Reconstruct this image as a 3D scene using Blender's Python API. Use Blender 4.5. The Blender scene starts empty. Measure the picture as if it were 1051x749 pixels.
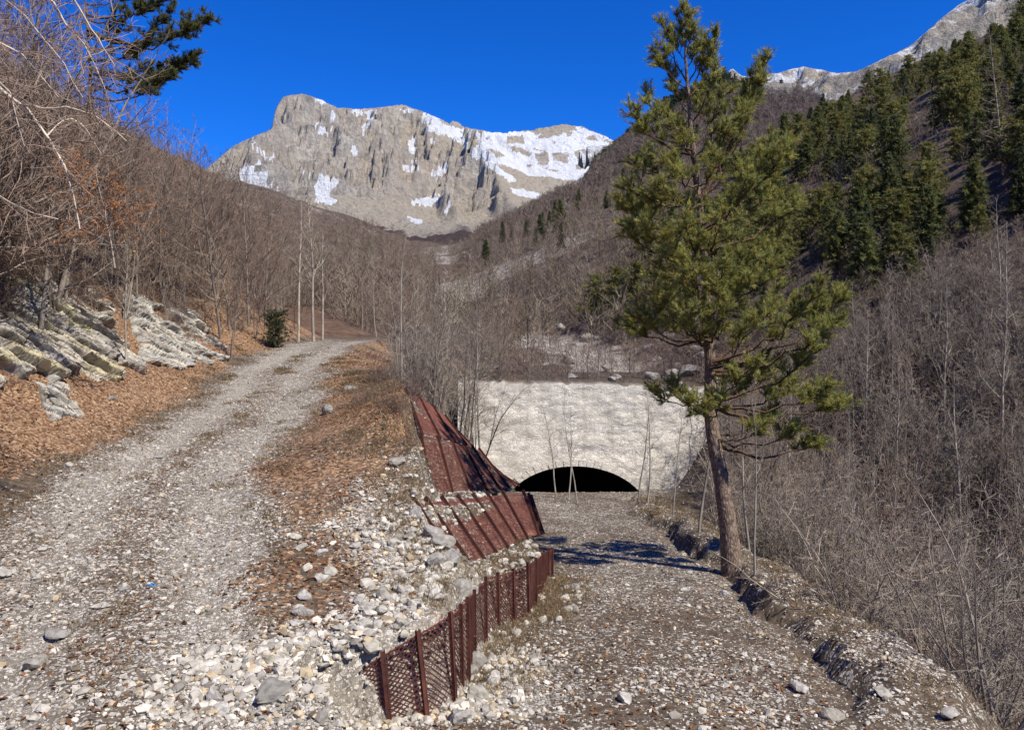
import bpy, math
import numpy as np
from mathutils import Vector, Matrix

# ------------------------------------------------------------------ basics
F, CX, HY = 794.0, 525.5, 340.0          # focal length, centre column and horizon row of the 1051 x 749 photograph
SC = bpy.context.scene
COL = SC.collection
RNG = np.random.default_rng(7)

def P(px, py, d):
    return np.array([(px - CX) / F * d, d, (HY - py) / F * d])

def pix(p):
    p = np.asarray(p, float)
    return CX + F * p[..., 0] / p[..., 1], HY - F * p[..., 2] / p[..., 1]

def _hash(ix, iy, iz, seed):
    n = (ix.astype(np.int64) * 374761393 + iy.astype(np.int64) * 668265263 + iz.astype(np.int64) * 2147483647 + seed * 974711) & 0xffffffff
    n = ((n ^ (n >> 13)) * 1274126177) & 0xffffffff
    n = ((n ^ (n >> 15)) * 2246822519) & 0xffffffff
    return ((n ^ (n >> 16)) & 0xffffff) / float(0xffffff)

def vn(x, y, z=None, seed=0):
    """value noise, -1..1"""
    x, y = np.broadcast_arrays(np.asarray(x, float), np.asarray(y, float))
    z = np.zeros_like(x) if z is None else np.broadcast_to(np.asarray(z, float), x.shape)
    fx, fy, fz = np.floor(x), np.floor(y), np.floor(z)
    ux, uy, uz = x - fx, y - fy, z - fz
    ux, uy, uz = [u * u * u * (u * (u * 6 - 15) + 10) for u in (ux, uy, uz)]
    r = 0
    for a in (0, 1):
        for b in (0, 1):
            for c in (0, 1):
                w = (ux if a else 1 - ux) * (uy if b else 1 - uy) * (uz if c else 1 - uz)
                r = r + w * _hash(fx + a, fy + b, fz + c, seed)
    return r * 2 - 1

def fbm(x, y, z=None, o=4, seed=0, g=0.5, ridged=False):
    s, a, t = 0, 1.0, 0
    f = 1.0
    for i in range(o):
        n = vn(x * f, y * f, None if z is None else z * f, seed + i * 17)
        if ridged:
            n = 1 - 2 * np.abs(n)
        s = s + a * n
        t += a
        a *= g
        f *= 2.03
    return s / t

def sst(a, b, x):
    t = np.clip((x - a) / (b - a), 0, 1)
    return t * t * (3 - 2 * t)

def nrm(v):
    v = np.asarray(v, float)
    return v / np.maximum(np.linalg.norm(v, axis=-1, keepdims=True), 1e-9)

# ------------------------------------------------------------------ mesh assembly
class Geo:
    def __init__(s):
        s.v, s.f, s.c, s.m, s.n = [], [], [], [], 0
    def add(s, v, f, col=(1, 1, 1), mat=0):
        v = np.asarray(v, float).reshape(-1, 3)
        f = np.asarray(f, np.int64)
        if len(v) == 0 or len(f) == 0:
            return
        s.v.append(v)
        s.f.append(f + s.n)
        s.m.append((len(f), mat))
        c = np.asarray(col, float)
        s.c.append(np.broadcast_to(c, (len(v), 3)) if c.ndim == 1 else c)
        s.n += len(v)
    def mesh(s, name, mats, smooth=False):
        me = bpy.data.meshes.new(name)
        V = np.concatenate(s.v)
        C = np.concatenate(s.c)
        sizes = np.concatenate([np.full(len(f), f.shape[1], np.int64) for f in s.f])
        loops = np.concatenate([f.ravel() for f in s.f])
        starts = np.concatenate([[0], np.cumsum(sizes)[:-1]])
        me.vertices.add(len(V))
        me.vertices.foreach_set('co', V.astype(np.float32).ravel())
        me.loops.add(len(loops))
        me.loops.foreach_set('vertex_index', loops.astype(np.int32))
        me.polygons.add(len(sizes))
        me.polygons.foreach_set('loop_start', starts.astype(np.int32))
        for m in (mats if isinstance(mats, (list, tuple)) else [mats]):
            me.materials.append(m)
        mi = np.concatenate([np.full(k, m, np.int32) for k, m in s.m])
        if mi.any():
            me.polygons.foreach_set('material_index', mi)
        me.polygons.foreach_set('use_smooth', np.full(len(sizes), bool(smooth)))
        at = me.attributes.new('col', 'FLOAT_COLOR', 'POINT')
        at.data.foreach_set('color', np.concatenate([C, np.ones((len(C), 1))], 1).astype(np.float32).ravel())
        me.update(calc_edges=True)
        me.validate()
        return me

def obj(name, data, parent=None):
    o = bpy.data.objects.new(name, data)
    COL.objects.link(o)
    if parent is not None:
        o.parent = parent
    return o

def tag(o, label=None, cat=None, group=None, kind=None):
    for k, v in (('label', label), ('category', cat), ('group', group), ('kind', kind)):
        if v:
            o[k] = v
    return o

def thing(name, label, cat, loc=(0, 0, 0), group=None):
    o = obj(name, None)
    o.location = loc
    o.empty_display_size = 0.2
    return tag(o, label, cat, group)

def copy_thing(root, label=None, group=None):
    r = root.copy()
    COL.objects.link(r)
    for ch in root.children:
        c = ch.copy()
        COL.objects.link(c)
        c.parent = r
    if label:
        r['label'] = label
    if group:
        r['group'] = group
    return r

def tubes(geo, polys, sides=3, col=(1, 1, 1), mat=0):
    """polys: list of (points n x 3, radii n[, colour])"""
    by = {}
    for q in polys:
        by.setdefault(len(q[0]), []).append(q)
    for n, L in by.items():
        pts = np.array([q[0] for q in L], float)
        rad = np.array([q[1] for q in L], float)
        cc = np.array([q[2] if len(q) > 2 else col for q in L], float)
        m = len(L)
        t = np.empty_like(pts)
        t[:, 1:-1] = pts[:, 2:] - pts[:, :-2]
        t[:, 0] = pts[:, 1] - pts[:, 0]
        t[:, -1] = pts[:, -1] - pts[:, -2]
        t = nrm(t)
        ax = nrm(pts[:, -1] - pts[:, 0])
        ref = np.where(np.abs(ax[:, 2:3]) < 0.7, np.array([[0, 0, 1.0]]), np.array([[1.0, 0.2, 0]]))
        u = nrm(np.cross(t, ref[:, None, :]))
        w = np.cross(t, u)
        a = np.arange(sides) * 2 * math.pi / sides
        ring = pts[:, :, None, :] + rad[:, :, None, None] * (np.cos(a)[None, None, :, None] * u[:, :, None, :] + np.sin(a)[None, None, :, None] * w[:, :, None, :])
        V = ring.reshape(-1, 3)
        base = (np.arange(m) * n * sides)[:, None, None]
        i = np.arange(n - 1)[None, :, None] * sides
        k = np.arange(sides)[None, None, :]
        k2 = (k + 1) % sides
        f = np.stack([base + i + k, base + i + k2, base + i + sides + k2, base + i + sides + k], -1).reshape(-1, 4)
        geo.add(V, f, np.repeat(cc, n * sides, 0), mat)

def box_geo(geo, c, ax, half, col=(1, 1, 1), mat=0):
    """box of half sizes along three axes"""
    s = np.array([[-1, -1, -1], [1, -1, -1], [1, 1, -1], [-1, 1, -1], [-1, -1, 1], [1, -1, 1], [1, 1, 1], [-1, 1, 1]], float)
    V = np.asarray(c, float) + (s * np.asarray(half, float)) @ np.asarray(ax, float)
    f = [[0, 3, 2, 1], [4, 5, 6, 7], [0, 1, 5, 4], [1, 2, 6, 5], [2, 3, 7, 6], [3, 0, 4, 7]]
    geo.add(V, f, col, mat)

# icosahedron used for stones
_t = (1 + 5 ** .5) / 2
ICO_V = nrm(np.array([[-1, _t, 0], [1, _t, 0], [-1, -_t, 0], [1, -_t, 0], [0, -1, _t], [0, 1, _t], [0, -1, -_t], [0, 1, -_t], [_t, 0, -1], [_t, 0, 1], [-_t, 0, -1], [-_t, 0, 1]]))
ICO_F = np.array([[0, 11, 5], [0, 5, 1], [0, 1, 7], [0, 7, 10], [0, 10, 11], [1, 5, 9], [5, 11, 4], [11, 10, 2], [10, 7, 6], [7, 1, 8], [3, 9, 4], [3, 4, 2], [3, 2, 6], [3, 6, 8], [3, 8, 9], [4, 9, 5], [2, 4, 11], [6, 2, 10], [8, 6, 7], [9, 8, 1]])

def ico(sub):
    V, Fc = ICO_V.copy(), ICO_F.copy()
    for _ in range(sub):
        e = {}
        V = list(V)
        nf = []
        def mid(a, b):
            k = (min(a, b), max(a, b))
            if k not in e:
                e[k] = len(V)
                V.append(nrm(V[a] + V[b]))
            return e[k]
        for a, b, c in Fc:
            x, y, z = mid(a, b), mid(b, c), mid(c, a)
            nf += [[a, x, z], [b, y, x], [c, z, y], [x, y, z]]
        V, Fc = np.array(V), np.array(nf)
    return V, Fc

def rock_shape(sub, rng, flat=0.6, chop=7):
    """angular broken stone: a sphere cut by random planes"""
    V, Fc = ico(sub)
    d = np.full(len(V), 1.0)
    for _ in range(chop):
        n = nrm(rng.normal(size=3))
        h = rng.uniform(.45, .85)
        dot = V @ n
        d = np.where(dot > 1e-3, np.minimum(d, h / np.maximum(dot, 1e-3)), d)
    V = V * d[:, None]
    V = V * np.array([1, rng.uniform(.6, .95), rng.uniform(flat * .6, flat * 1.2)])
    return V, Fc

def scatter_mesh(geo, protos, pos, scale, rots, cols, rng):
    """many small shapes joined into one mesh; rots: m x 3 x 3"""
    which = rng.integers(0, len(protos), len(pos))
    for i, (V, Fc) in enumerate(protos):
        s = np.where(which == i)[0]
        if not len(s):
            continue
        X = np.einsum('nj,mkj->mnk', V, rots[s]) * scale[s][:, None, None] + pos[s][:, None, :]
        f = Fc[None] + (np.arange(len(s)) * len(V))[:, None, None]
        geo.add(X.reshape(-1, 3), f.reshape(-1, Fc.shape[1]), np.repeat(cols[s], len(V), 0))

def rand_rot(m, rng, tilt=0.35):
    """random turn about z, then a small random tilt"""
    a = rng.uniform(0, 2 * math.pi, m)
    c, s = np.cos(a), np.sin(a)
    Z = np.zeros((m, 3, 3))
    Z[:, 0, 0], Z[:, 0, 1], Z[:, 1, 0], Z[:, 1, 1], Z[:, 2, 2] = c, -s, s, c, 1
    ax = np.zeros((m, 3))
    b = rng.uniform(0, 2 * math.pi, m)
    ax[:, 0], ax[:, 1] = np.cos(b), np.sin(b)
    th = rng.normal(0, tilt, m)
    K = np.zeros((m, 3, 3))
    K[:, 0, 2], K[:, 1, 2], K[:, 2, 0], K[:, 2, 1] = ax[:, 1], -ax[:, 0], -ax[:, 1], ax[:, 0]
    I = np.eye(3)[None]
    R = I + np.sin(th)[:, None, None] * K + (1 - np.cos(th))[:, None, None] * (K @ K)
    return R @ Z

# ------------------------------------------------------------------ materials
class NT:
    def __init__(s, name):
        s.mat = bpy.data.materials.new(name)
        s.mat.use_nodes = True
        s.t = s.mat.node_tree
        s.b = s.t.nodes['Principled BSDF']
        s.b.inputs['Specular IOR Level'].default_value = 0.2
    def n(s, typ, **kw):
        q = s.t.nodes.new(typ)
        for k, v in kw.items():
            setattr(q, k, v)
        return q
    def l(s, a, b):
        s.t.links.new(a, b)
    def attr(s, name='col'):
        return s.n('ShaderNodeAttribute', attribute_name=name).outputs['Color']
    def pos(s):
        return s.n('ShaderNodeNewGeometry').outputs['Position']
    def noise(s, scale, detail=5, rough=.6, vec=None, dist=0):
        q = s.n('ShaderNodeTexNoise')
        q.inputs['Scale'].default_value = scale
        q.inputs['Detail'].default_value = detail
        q.inputs['Roughness'].default_value = rough
        q.inputs['Distortion'].default_value = dist
        s.l(vec if vec is not None else s.pos(), q.inputs['Vector'])
        return q.outputs['Fac']
    def vor(s, scale, vec=None, feature='F1', rand=1.0):
        q = s.n('ShaderNodeTexVoronoi', feature=feature)
        q.inputs['Scale'].default_value = scale
        q.inputs['Randomness'].default_value = rand
        s.l(vec if vec is not None else s.pos(), q.inputs['Vector'])
        return q
    def ramp(s, fac, stops):
        q = s.n('ShaderNodeValToRGB')
        e = q.color_ramp.elements
        while len(e) < len(stops):
            e.new(0.5)
        for i, (p, c) in enumerate(stops):
            e[i].position = p
            c = (c, c, c) if isinstance(c, (int, float)) else c
            e[i].color = (*c, 1)
        s.l(fac, q.inputs['Fac'])
        return q.outputs['Color']
    def mix(s, fac, a, b, blend='MIX'):
        q = s.n('ShaderNodeMix', data_type='RGBA', blend_type=blend)
        for v, i in ((fac, 0), (a, 6), (b, 7)):
            if isinstance(v, (int, float)):
                q.inputs[i].default_value = v if i == 0 else (v, v, v, 1)
            elif isinstance(v, tuple):
                q.inputs[i].default_value = (*v, 1)
            else:
                s.l(v, q.inputs[i])
        return q.outputs[2]
    def math(s, op, a, b=0.0):
        q = s.n('ShaderNodeMath', operation=op)
        for v, i in ((a, 0), (b, 1)):
            if isinstance(v, (int, float)):
                q.inputs[i].default_value = v
            else:
                s.l(v, q.inputs[i])
        return q.outputs[0]
    def sep(s, c):
        q = s.n('ShaderNodeSeparateColor')
        s.l(c, q.inputs[0])
        return q.outputs
    def bump(s, h, strength=.5, dist=.05):
        q = s.n('ShaderNodeBump')
        q.inputs['Strength'].default_value = strength
        q.inputs['Distance'].default_value = dist
        s.l(h, q.inputs['Height'])
        s.l(q.outputs[0], s.b.inputs['Normal'])
    def done(s, col, rough=.85):
        if isinstance(col, tuple):
            s.b.inputs['Base Color'].default_value = (*col, 1)
        else:
            s.l(col, s.b.inputs['Base Color'])
        if isinstance(rough, (int, float)):
            s.b.inputs['Roughness'].default_value = rough
        else:
            s.l(rough, s.b.inputs['Roughness'])
        return s.mat

def m_attr(name, noise_scale=6.0, lo=.65, hi=1.25, rough=.85, bump=0):
    """colour carried by the mesh, mottled by noise"""
    q = NT(name)
    f = q.noise(noise_scale)
    c = q.mix(1.0, q.attr(), q.ramp(f, [(.3, lo), (.7, hi)]), 'MULTIPLY')
    if bump:
        q.bump(f, .6, bump)
    return q.done(c, rough)

def m_ground():
    q = NT('stony_soil')
    p = q.pos()
    r, g, b = q.sep(q.attr())[:3]                    # gravel, leaf litter, rough scrub floor
    n1, n2 = q.noise(1.3, 6, .65, p), q.noise(9, 5, .7, p)
    soil = q.ramp(n2, [(.3, (.035, .026, .019)), (.5, (.085, .063, .044)), (.72, (.17, .13, .09))])
    soil = q.mix(q.ramp(q.math('ADD', r, q.math('MULTIPLY', q.math('SUBTRACT', n1, .5), .6)), [(.55, 0.0), (.92, .75)]), soil, q.ramp(n2, [(.3, (.17, .15, .12)), (.7, (.36, .33, .275))]))
    dist = q.n('ShaderNodeVectorMath', operation='ADD')
    q.l(p, dist.inputs[0])
    nz = q.n('ShaderNodeTexNoise')
    nz.inputs['Scale'].default_value = 14
    q.l(p, nz.inputs['Vector'])
    sc = q.n('ShaderNodeVectorMath', operation='SCALE')
    sc.inputs['Scale'].default_value = .05
    q.l(nz.outputs['Color'], sc.inputs[0])
    q.l(sc.outputs[0], dist.inputs[1])
    pv = dist.outputs[0]
    v1, v2 = q.vor(17, pv), q.vor(42, pv)
    e1, e2 = q.vor(17, pv, 'DISTANCE_TO_EDGE'), q.vor(42, pv, 'DISTANCE_TO_EDGE')
    k1, k2 = q.sep(v1.outputs['Color']), q.sep(v2.outputs['Color'])
    st1 = q.ramp(k1[1], [(0, (.20, .18, .155)), (.5, (.41, .38, .325)), (1, (.58, .54, .475))])
    st2 = q.ramp(k2[1], [(0, (.12, .10, .078)), (.5, (.33, .30, .25)), (1, (.54, .50, .44))])
    # which cells are stones depends on the gravel weight
    thr = q.math('ADD', q.math('MULTIPLY', r, .75), q.math('MULTIPLY', q.math('SUBTRACT', n1, .5), .9))
    s2 = q.math('MULTIPLY', q.math('LESS_THAN', k2[0], thr), q.ramp(e2.outputs['Distance'], [(.02, 0.0), (.09, 1.0)]))
    s1 = q.math('MULTIPLY', q.math('LESS_THAN', k1[0], q.math('MULTIPLY', thr, .55)), q.ramp(e1.outputs['Distance'], [(.02, 0.0), (.09, 1.0)]))
    c = q.mix(s2, soil, st2)
    c = q.mix(s1, c, st1)
    # leaves
    v3 = q.vor(21, pv)
    k3 = q.sep(v3.outputs['Color'])
    lf = q.ramp(k3[0], [(0, (.07, .042, .026)), (.35, (.16, .09, .05)), (.7, (.26, .155, .085)), (1, (.38, .27, .17))])
    lm = q.math('LESS_THAN', k3[1], q.math('ADD', g, q.math('MULTIPLY', q.math('SUBTRACT', n2, .5), .8)))
    c = q.mix(q.math('MULTIPLY', lm, q.math('GREATER_THAN', g, .04)), c, lf)
    # scrub floor: dull brown humus and dead grass
    sf = q.ramp(q.noise(3.1, 8, .75, p), [(.3, (.022, .016, .012)), (.5, (.060, .045, .033)), (.75, (.15, .115, .08))])
    c = q.mix(b, c, sf)
    h = q.math('ADD', q.math('MULTIPLY', s1, .5), q.math('ADD', q.math('MULTIPLY', s2, .3), q.math('MULTIPLY', n2, .5)))
    q.bump(h, .8, .03)
    return q.done(c, .95)

def m_hill():
    q = NT('wooded_slope_floor')
    p = q.pos()
    r, g, b = q.sep(q.attr())[:3]                    # r scree, g leaf brown
    n1, n2 = q.noise(.09, 7, .65, p), q.noise(.7, 7, .7, p)
    base = q.ramp(n2, [(.3, (.032, .024, .020)), (.5, (.080, .058, .046)), (.72, (.15, .115, .085))])
    leaf = q.ramp(n2, [(.3, (.06, .034, .02)), (.55, (.16, .085, .045)), (.75, (.24, .14, .075))])
    scree = q.ramp(n2, [(.3, (.14, .125, .105)), (.5, (.33, .30, .26)), (.7, (.50, .47, .42))])
    c = q.mix(g, base, leaf)
    m = q.ramp(q.math('ADD', q.math('MULTIPLY', n2, .5), q.math('ADD', r, q.math('MULTIPLY', n1, .5))), [(.78, 0.0), (.95, 1.0)])
    c = q.mix(m, c, scree)
    q.bump(n2, .7, .5)
    return q.done(c, .95)

def m_mount(name, dull=0.0):
    q = NT(name)
    p = q.pos()
    r, g, b = q.sep(q.attr())[:3]                    # r snow, g scree or dead grass, b brown wood
    n1, n2, n3 = q.noise(.004, 8, .65, p), q.noise(.02, 8, .75, p), q.noise(.11, 6, .7, p)
    mp = q.n('ShaderNodeMapping')
    mp.inputs['Scale'].default_value = (1, 1, .22)
    q.l(p, mp.inputs['Vector'])
    n4 = q.noise(.045, 7, .75, mp.outputs[0])
    rock = q.ramp(q.math('ADD', q.math('MULTIPLY', n2, .5), q.math('MULTIPLY', n4, .5)), [(.34, (.10, .098, .095)), (.43, (.27, .255, .235)), (.52, (.46, .42, .365)), (.63, (.66, .61, .535))])
    rock = q.mix(q.ramp(n1, [(.42, 0.0), (.6, 0.6)]), rock, q.ramp(n3, [(.3, (.38, .31, .235)), (.7, (.60, .51, .40))]))
    scr = q.ramp(n3, [(.3, (.36, .31, .24)), (.7, (.55, .49, .395))])
    wood = q.ramp(n3, [(.3, (.045, .032, .03)), (.7, (.15, .105, .09))])
    c = q.mix(q.ramp(q.math('ADD', g, q.math('MULTIPLY', q.math('SUBTRACT', n2, .5), .7)), [(.4, 0.0), (.6, 1.0)]), rock, scr)
    c = q.mix(q.ramp(q.math('ADD', b, q.math('MULTIPLY', q.math('SUBTRACT', n2, .5), .9)), [(.4, 0.0), (.6, 1.0)]), c, wood)
    sn = q.ramp(q.math('ADD', r, q.math('MULTIPLY', q.math('SUBTRACT', n2, .5), .5)), [(.44, 0.0), (.53, 1.0)])
    c = q.mix(sn, c, (.84, .86, .89))
    h = q.math('ADD', q.math('ADD', n2, q.math('MULTIPLY', n4, .8)), q.math('MULTIPLY', n3, .35))
    q.bump(h, 1.0, 30)
    return q.done(c, .9)

def m_stone(name='limestone'):
    q = NT(name)
    p = q.pos()
    f = q.noise(11, 8, .7, p)
    c = q.mix(1.0, q.attr(), q.ramp(f, [(.3, .62), (.5, .95), (.72, 1.2)]), 'MULTIPLY')
    q.bump(f, .7, .02)
    return q.done(c, .9)

def m_strata():
    q = NT('bedded_limestone')
    p = q.pos()
    f, f2 = q.noise(5, 9, .75, p), q.noise(1.1, 5, .6, p)
    ed = q.vor(2.3, None, 'DISTANCE_TO_EDGE')
    st = q.mix(1.0, q.attr(), q.ramp(f, [(.28, .4), (.46, .9), (.7, 1.25)]), 'MULTIPLY')
    st = q.mix(q.ramp(f2, [(.5, 0.0), (.66, .6)]), st, (.10, .09, .075))
    st = q.mix(q.ramp(ed.outputs['Distance'], [(.0, .75), (.035, 0.0)]), st, (.03, .026, .02))
    q.bump(f, .9, .06)
    return q.done(st, .95)

def m_masonry():
    q = NT('pale_rubble_masonry')
    p = q.pos()
    mp = q.n('ShaderNodeMapping')
    mp.inputs['Scale'].default_value = (1, .4, 1.5)
    q.l(p, mp.inputs['Vector'])
    v = q.vor(5.6, mp.outputs[0])
    e = q.vor(5.6, mp.outputs[0], 'DISTANCE_TO_EDGE')
    n, n2 = q.noise(.8, 6, .65, p), q.noise(14, 6, .7, p)
    k = q.sep(v.outputs['Color'])
    c = q.ramp(k[0], [(0, (.56, .525, .445)), (.6, (.68, .64, .555)), (1, (.76, .72, .635))])
    c = q.mix(1.0, c, q.ramp(n2, [(.3, .72), (.7, 1.12)]), 'MULTIPLY')
    c = q.mix(q.ramp(e.outputs['Distance'], [(.0, .42), (.05, 0.0)]), c, (.26, .24, .20))
    c = q.mix(q.ramp(n, [(.5, 0.0), (.72, .6)]), c, (.37, .33, .265))
    st = q.n('ShaderNodeMapping')
    st.inputs['Scale'].default_value = (1.6, 1.6, .16)
    q.l(p, st.inputs['Vector'])
    c = q.mix(q.ramp(q.noise(1.2, 6, .7, st.outputs[0]), [(.52, 0.0), (.7, .5)]), c, (.28, .255, .21))
    h = q.math('ADD', q.ramp(e.outputs['Distance'], [(0, 0.0), (.1, 1.0)]), q.math('MULTIPLY', n2, .4))
    q.bump(h, .4, .035)
    return q.done(c, .92)

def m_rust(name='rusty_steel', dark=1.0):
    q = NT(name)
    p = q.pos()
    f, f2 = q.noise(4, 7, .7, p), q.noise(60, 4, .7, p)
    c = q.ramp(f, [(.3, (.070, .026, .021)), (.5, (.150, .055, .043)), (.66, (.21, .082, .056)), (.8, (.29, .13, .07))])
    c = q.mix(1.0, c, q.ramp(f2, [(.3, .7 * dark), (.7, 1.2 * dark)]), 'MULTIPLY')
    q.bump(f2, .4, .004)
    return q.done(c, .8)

def m_bark_pine():
    q = NT('pine_bark')
    p = q.pos()
    mp = q.n('ShaderNodeMapping')
    mp.inputs['Scale'].default_value = (1, 1, .28)
    q.l(p, mp.inputs['Vector'])
    v = q.vor(22, mp.outputs[0], 'DISTANCE_TO_EDGE')
    f = q.noise(9, 7, .7, p)
    c = q.ramp(f, [(.3, (.10, .07, .05)), (.5, (.22, .16, .12)), (.72, (.36, .29, .23))])
    c = q.mix(q.ramp(v.outputs['Distance'], [(.0, .85), (.12, 0.0)]), c, (.035, .025, .02))
    c = q.mix(1.0, c, q.attr(), 'MULTIPLY')
    q.bump(v.outputs['Distance'], .8, .03)
    return q.done(c, .92)

def m_needle(name):
    q = NT(name)
    c = q.mix(1.0, q.attr(), q.ramp(q.noise(1.7, 3), [(.3, .75), (.7, 1.2)]), 'MULTIPLY')
    tr = q.n('ShaderNodeBsdfTranslucent')
    q.l(c, tr.inputs['Color'])
    mx = q.n('ShaderNodeMixShader')
    mx.inputs[0].default_value = .45
    q.done(c, .6)
    out = q.t.nodes['Material Output']
    q.l(q.b.outputs[0], mx.inputs[1])
    q.l(tr.outputs[0], mx.inputs[2])
    q.l(mx.outputs[0], out.inputs['Surface'])
    return q.mat

M = dict(ground=m_ground(), hill=m_hill(), mount=m_mount('mountain_rock'), stone=m_stone(), strata=m_strata(), masonry=m_masonry(), rust=m_rust(), rust_shaded=m_rust('shaded_rusty_steel', .38), rust_post=m_rust('brown_rusty_steel', .68),  # leaning walls' post steel is a darkened rust, shade of their sides painted in
         bark=m_attr('bare_bark', 3.0, .6, 1.3, .9), pbark=m_bark_pine(), needle=m_needle('pine_needles'), leaf=m_needle('dead_leaves'),
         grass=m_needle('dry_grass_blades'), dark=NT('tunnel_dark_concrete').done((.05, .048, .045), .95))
# ------------------------------------------------------------------ terrain heights
#        y     xc     zt     xe     ze     xw     zl     zr     xR    hb   xv1   zv1   xv2   kL    kR
ROWS = np.array([
    (0, -0.8, -3.35, -1.9, -3.4, -1.5, -3.42, -3.5, 3, 0.124, 9, -9, 14, 0.75, 0.558),
    (6.2, -3.1, -3.2, -2.2, -3.35, -1.3, -3.42, -3.75, 3, 0.186, 9, -9, 14, 0.75, 0.558),
    (7.15, -3.9, -3.09, -2.15, -3.34, -1.75, -3.4, -3.86, 3.4, 0.341, 9.3, -9, 14, 0.75, 0.558),
    (7.58, -3.9, -3.09, -1.98, -3.32, -1.88, -3.32, -3.9, 3.4, 0.341, 9.3, -9, 14, 0.75, 0.558),
    (7.74, -3.9, -3.09, -1.42, -3.2, -1.3, -3.18, -3.9, 3.4, 0.341, 9.3, -9, 14, 0.75, 0.558),
    (8, -4.2, -3.05, -1.02, -3.1, -0.9, -3.08, -3.96, 3.55, 0.372, 9.3, -9, 14, 0.75, 0.558),
    (8.4, -4.35, -3.02, -0.78, -3.05, -0.68, -3.06, -4, 3.6, 0.403, 9.3, -9, 14, 0.75, 0.558),
    (9.83, -5.1, -2.9, -0.8, -3.15, -0.56, -3.33, -4.17, 3.8, 0.372, 9.5, -9, 14, 0.75, 0.558),
    (10.7, -5.4, -2.83, -1, -2.95, -0.44, -3.43, -4.27, 3.9, 0.124, 9.5, -9, 14, 0.75, 0.558),
    (11.7, -5.8, -2.74, -1.5, -2.62, -0.06, -3.64, -4.39, 4, 0.0744, 9.5, -9, 14, 0.75, 0.577),
    (12.6, -6.1, -2.66, -1.55, -2.42, 0.24, -3.8, -4.5, 4.1, 0.248, 9.5, -9, 14, 0.75, 0.577),
    (14, -6.4, -2.55, -1.7, -2.12, 0.46, -4.07, -4.66, 4.2, 0.2604, 9.5, -9, 14, 0.75, 0.595),
    (14.9, -6.5, -2.5, -1.8, -1.96, 0.62, -4.24, -4.77, 4.25, 0.279, 9.5, -9, 14, 0.75, 0.595),
    (15.8, -6.65, -2.45, -2, -1.62, 0.6, -4.55, -4.87, 4.28, 0.2604, 9.5, -9, 14, 0.75, 0.605),
    (17, -6.8, -2.38, -2.35, -1.36, 0.5, -4.95, -5.01, 4.3, 0.2604, 9.6, -8.9, 14, 0.75, 0.605),
    (20, -7.06, -2.2, -2.9, -1.38, 0.5, -5.32, -5.36, 4.2, 0.248, 9.7, -8.4, 14, 0.76, 0.614),
    (25, -7.9, -1.75, -4.2, -1.42, 0.7, -5.9, -5.95, 3.9, 0.217, 9.8, -7.3, 13.5, 0.76, 0.614),
    (30, -8.8, -1.3, -4.9, -1.46, 0.4, -6.5, -6.53, 4.5, 0.186, 9.8, -6, 13, 0.74, 0.623),
    (33, -9.2, -1.05, -5.2, -1.42, -0.2, -6.8, -6.85, 5.5, 0.186, 9.9, -5.2, 12.5, 0.73, 0.623),
    (37.45, -9.5, -0.72, -5.6, -1.42, -0.6, -7.2, -8.4, 6.5, 0.2, 9.9, -4.2, 12, 0.72, 0.623),
    (37.95, -9.5, -0.68, -5.6, -1.42, -2, -2.62, -2.65, 7.5, 0.15, 9.9, -4, 12, 0.72, 0.623),
    (46, -9.3, -0.4, -7, -1.3, -2.2, -2.45, -2.5, 7.8, 0.1, 9.6, -2.6, 10.5, 0.68, 0.623),
    (60, -15, 0.8, -11, -0.6, -3, -1.8, -1.8, 7, 0.1, 8.4, -1.8, 9.2, 0.64, 0.615),
    (90, -27, 4, -18, 2.3, -8, 0.5, 0.3, 0, 0.1, 1.2, 0.4, 2.2, 0.62, 0.545),
    (150, -48, 15, -36, 12, -22, 8.3, 7.5, -12, 0.1, -11, 7.6, -10, 0.6, 0.475),
    (250, -92, 41, -70, 34, -34, 23, 22, -20, 0.1, -19, 22, -18, 0.58, 0.4),
    (450, -175, 92, -135, 80, -62, 53, 50, -40, 0.1, -38, 50, -36, 0.47, 0.266)])

def row(y):
    return [np.interp(y, ROWS[:, 0], ROWS[:, i]) for i in range(1, ROWS.shape[1])]

def cross(y):
    xc, zt, xe, ze, xw, zl, zr, xR, hb, xv1, zv1, xv2, kL, kR = row(y)
    far = sst(38, 70, y)
    xl = xc - 2.0
    xa = xl - 2.2
    nb = np.clip(.75 + .9 * vn(y * .55, y * 0 + 3.3, seed=71), .15, 1.5) * sst(36, 33, y) + sst(33, 36, y)
    hb = hb * nb
    xR = xR + (.30 * vn(y * .7, y * 0, seed=72) + .15 * vn(y * 2.1, y * 0, seed=73)) * sst(36, 33, y)
    K = [(xa - 400, zt + 1.0 + 400 * kL), (xa, zt + 1.0 * (1 - far) + 2.2 * kL * far), (xl, zt + .02), (xc, zt - .03), (xc + 1.9, zt),
         (xe, ze), (xw - .07, zl), (xw + .07, zr), (xR - .35, zr), (xR + .05, zr - .12 * np.clip(nb, 0, 1) * (y < 36)), (xR + .22, zr + hb * .8), (xR + .5, zr + hb), (xR + 1.1, zr + hb * .7), (xv1, zv1), (xv2, zv1), (xv2 + 500, zv1 + 500 * kR)]
    return K

def H0(x, y):
    x, y = np.broadcast_arrays(np.asarray(x, float), np.asarray(y, float))
    K = cross(y)
    xs = [k[0] for k in K]
    for i in range(1, len(xs)):
        xs[i] = np.maximum(xs[i], xs[i - 1] + .01)
    z = np.where(x <= xs[0], K[0][1], K[-1][1]) * 1.0
    for i in range(len(K) - 1):
        t = (x - xs[i]) / (xs[i + 1] - xs[i])
        z = np.where((t >= 0) & (t <= 1), K[i][1] + (K[i + 1][1] - K[i][1]) * t, z)
    return z

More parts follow.
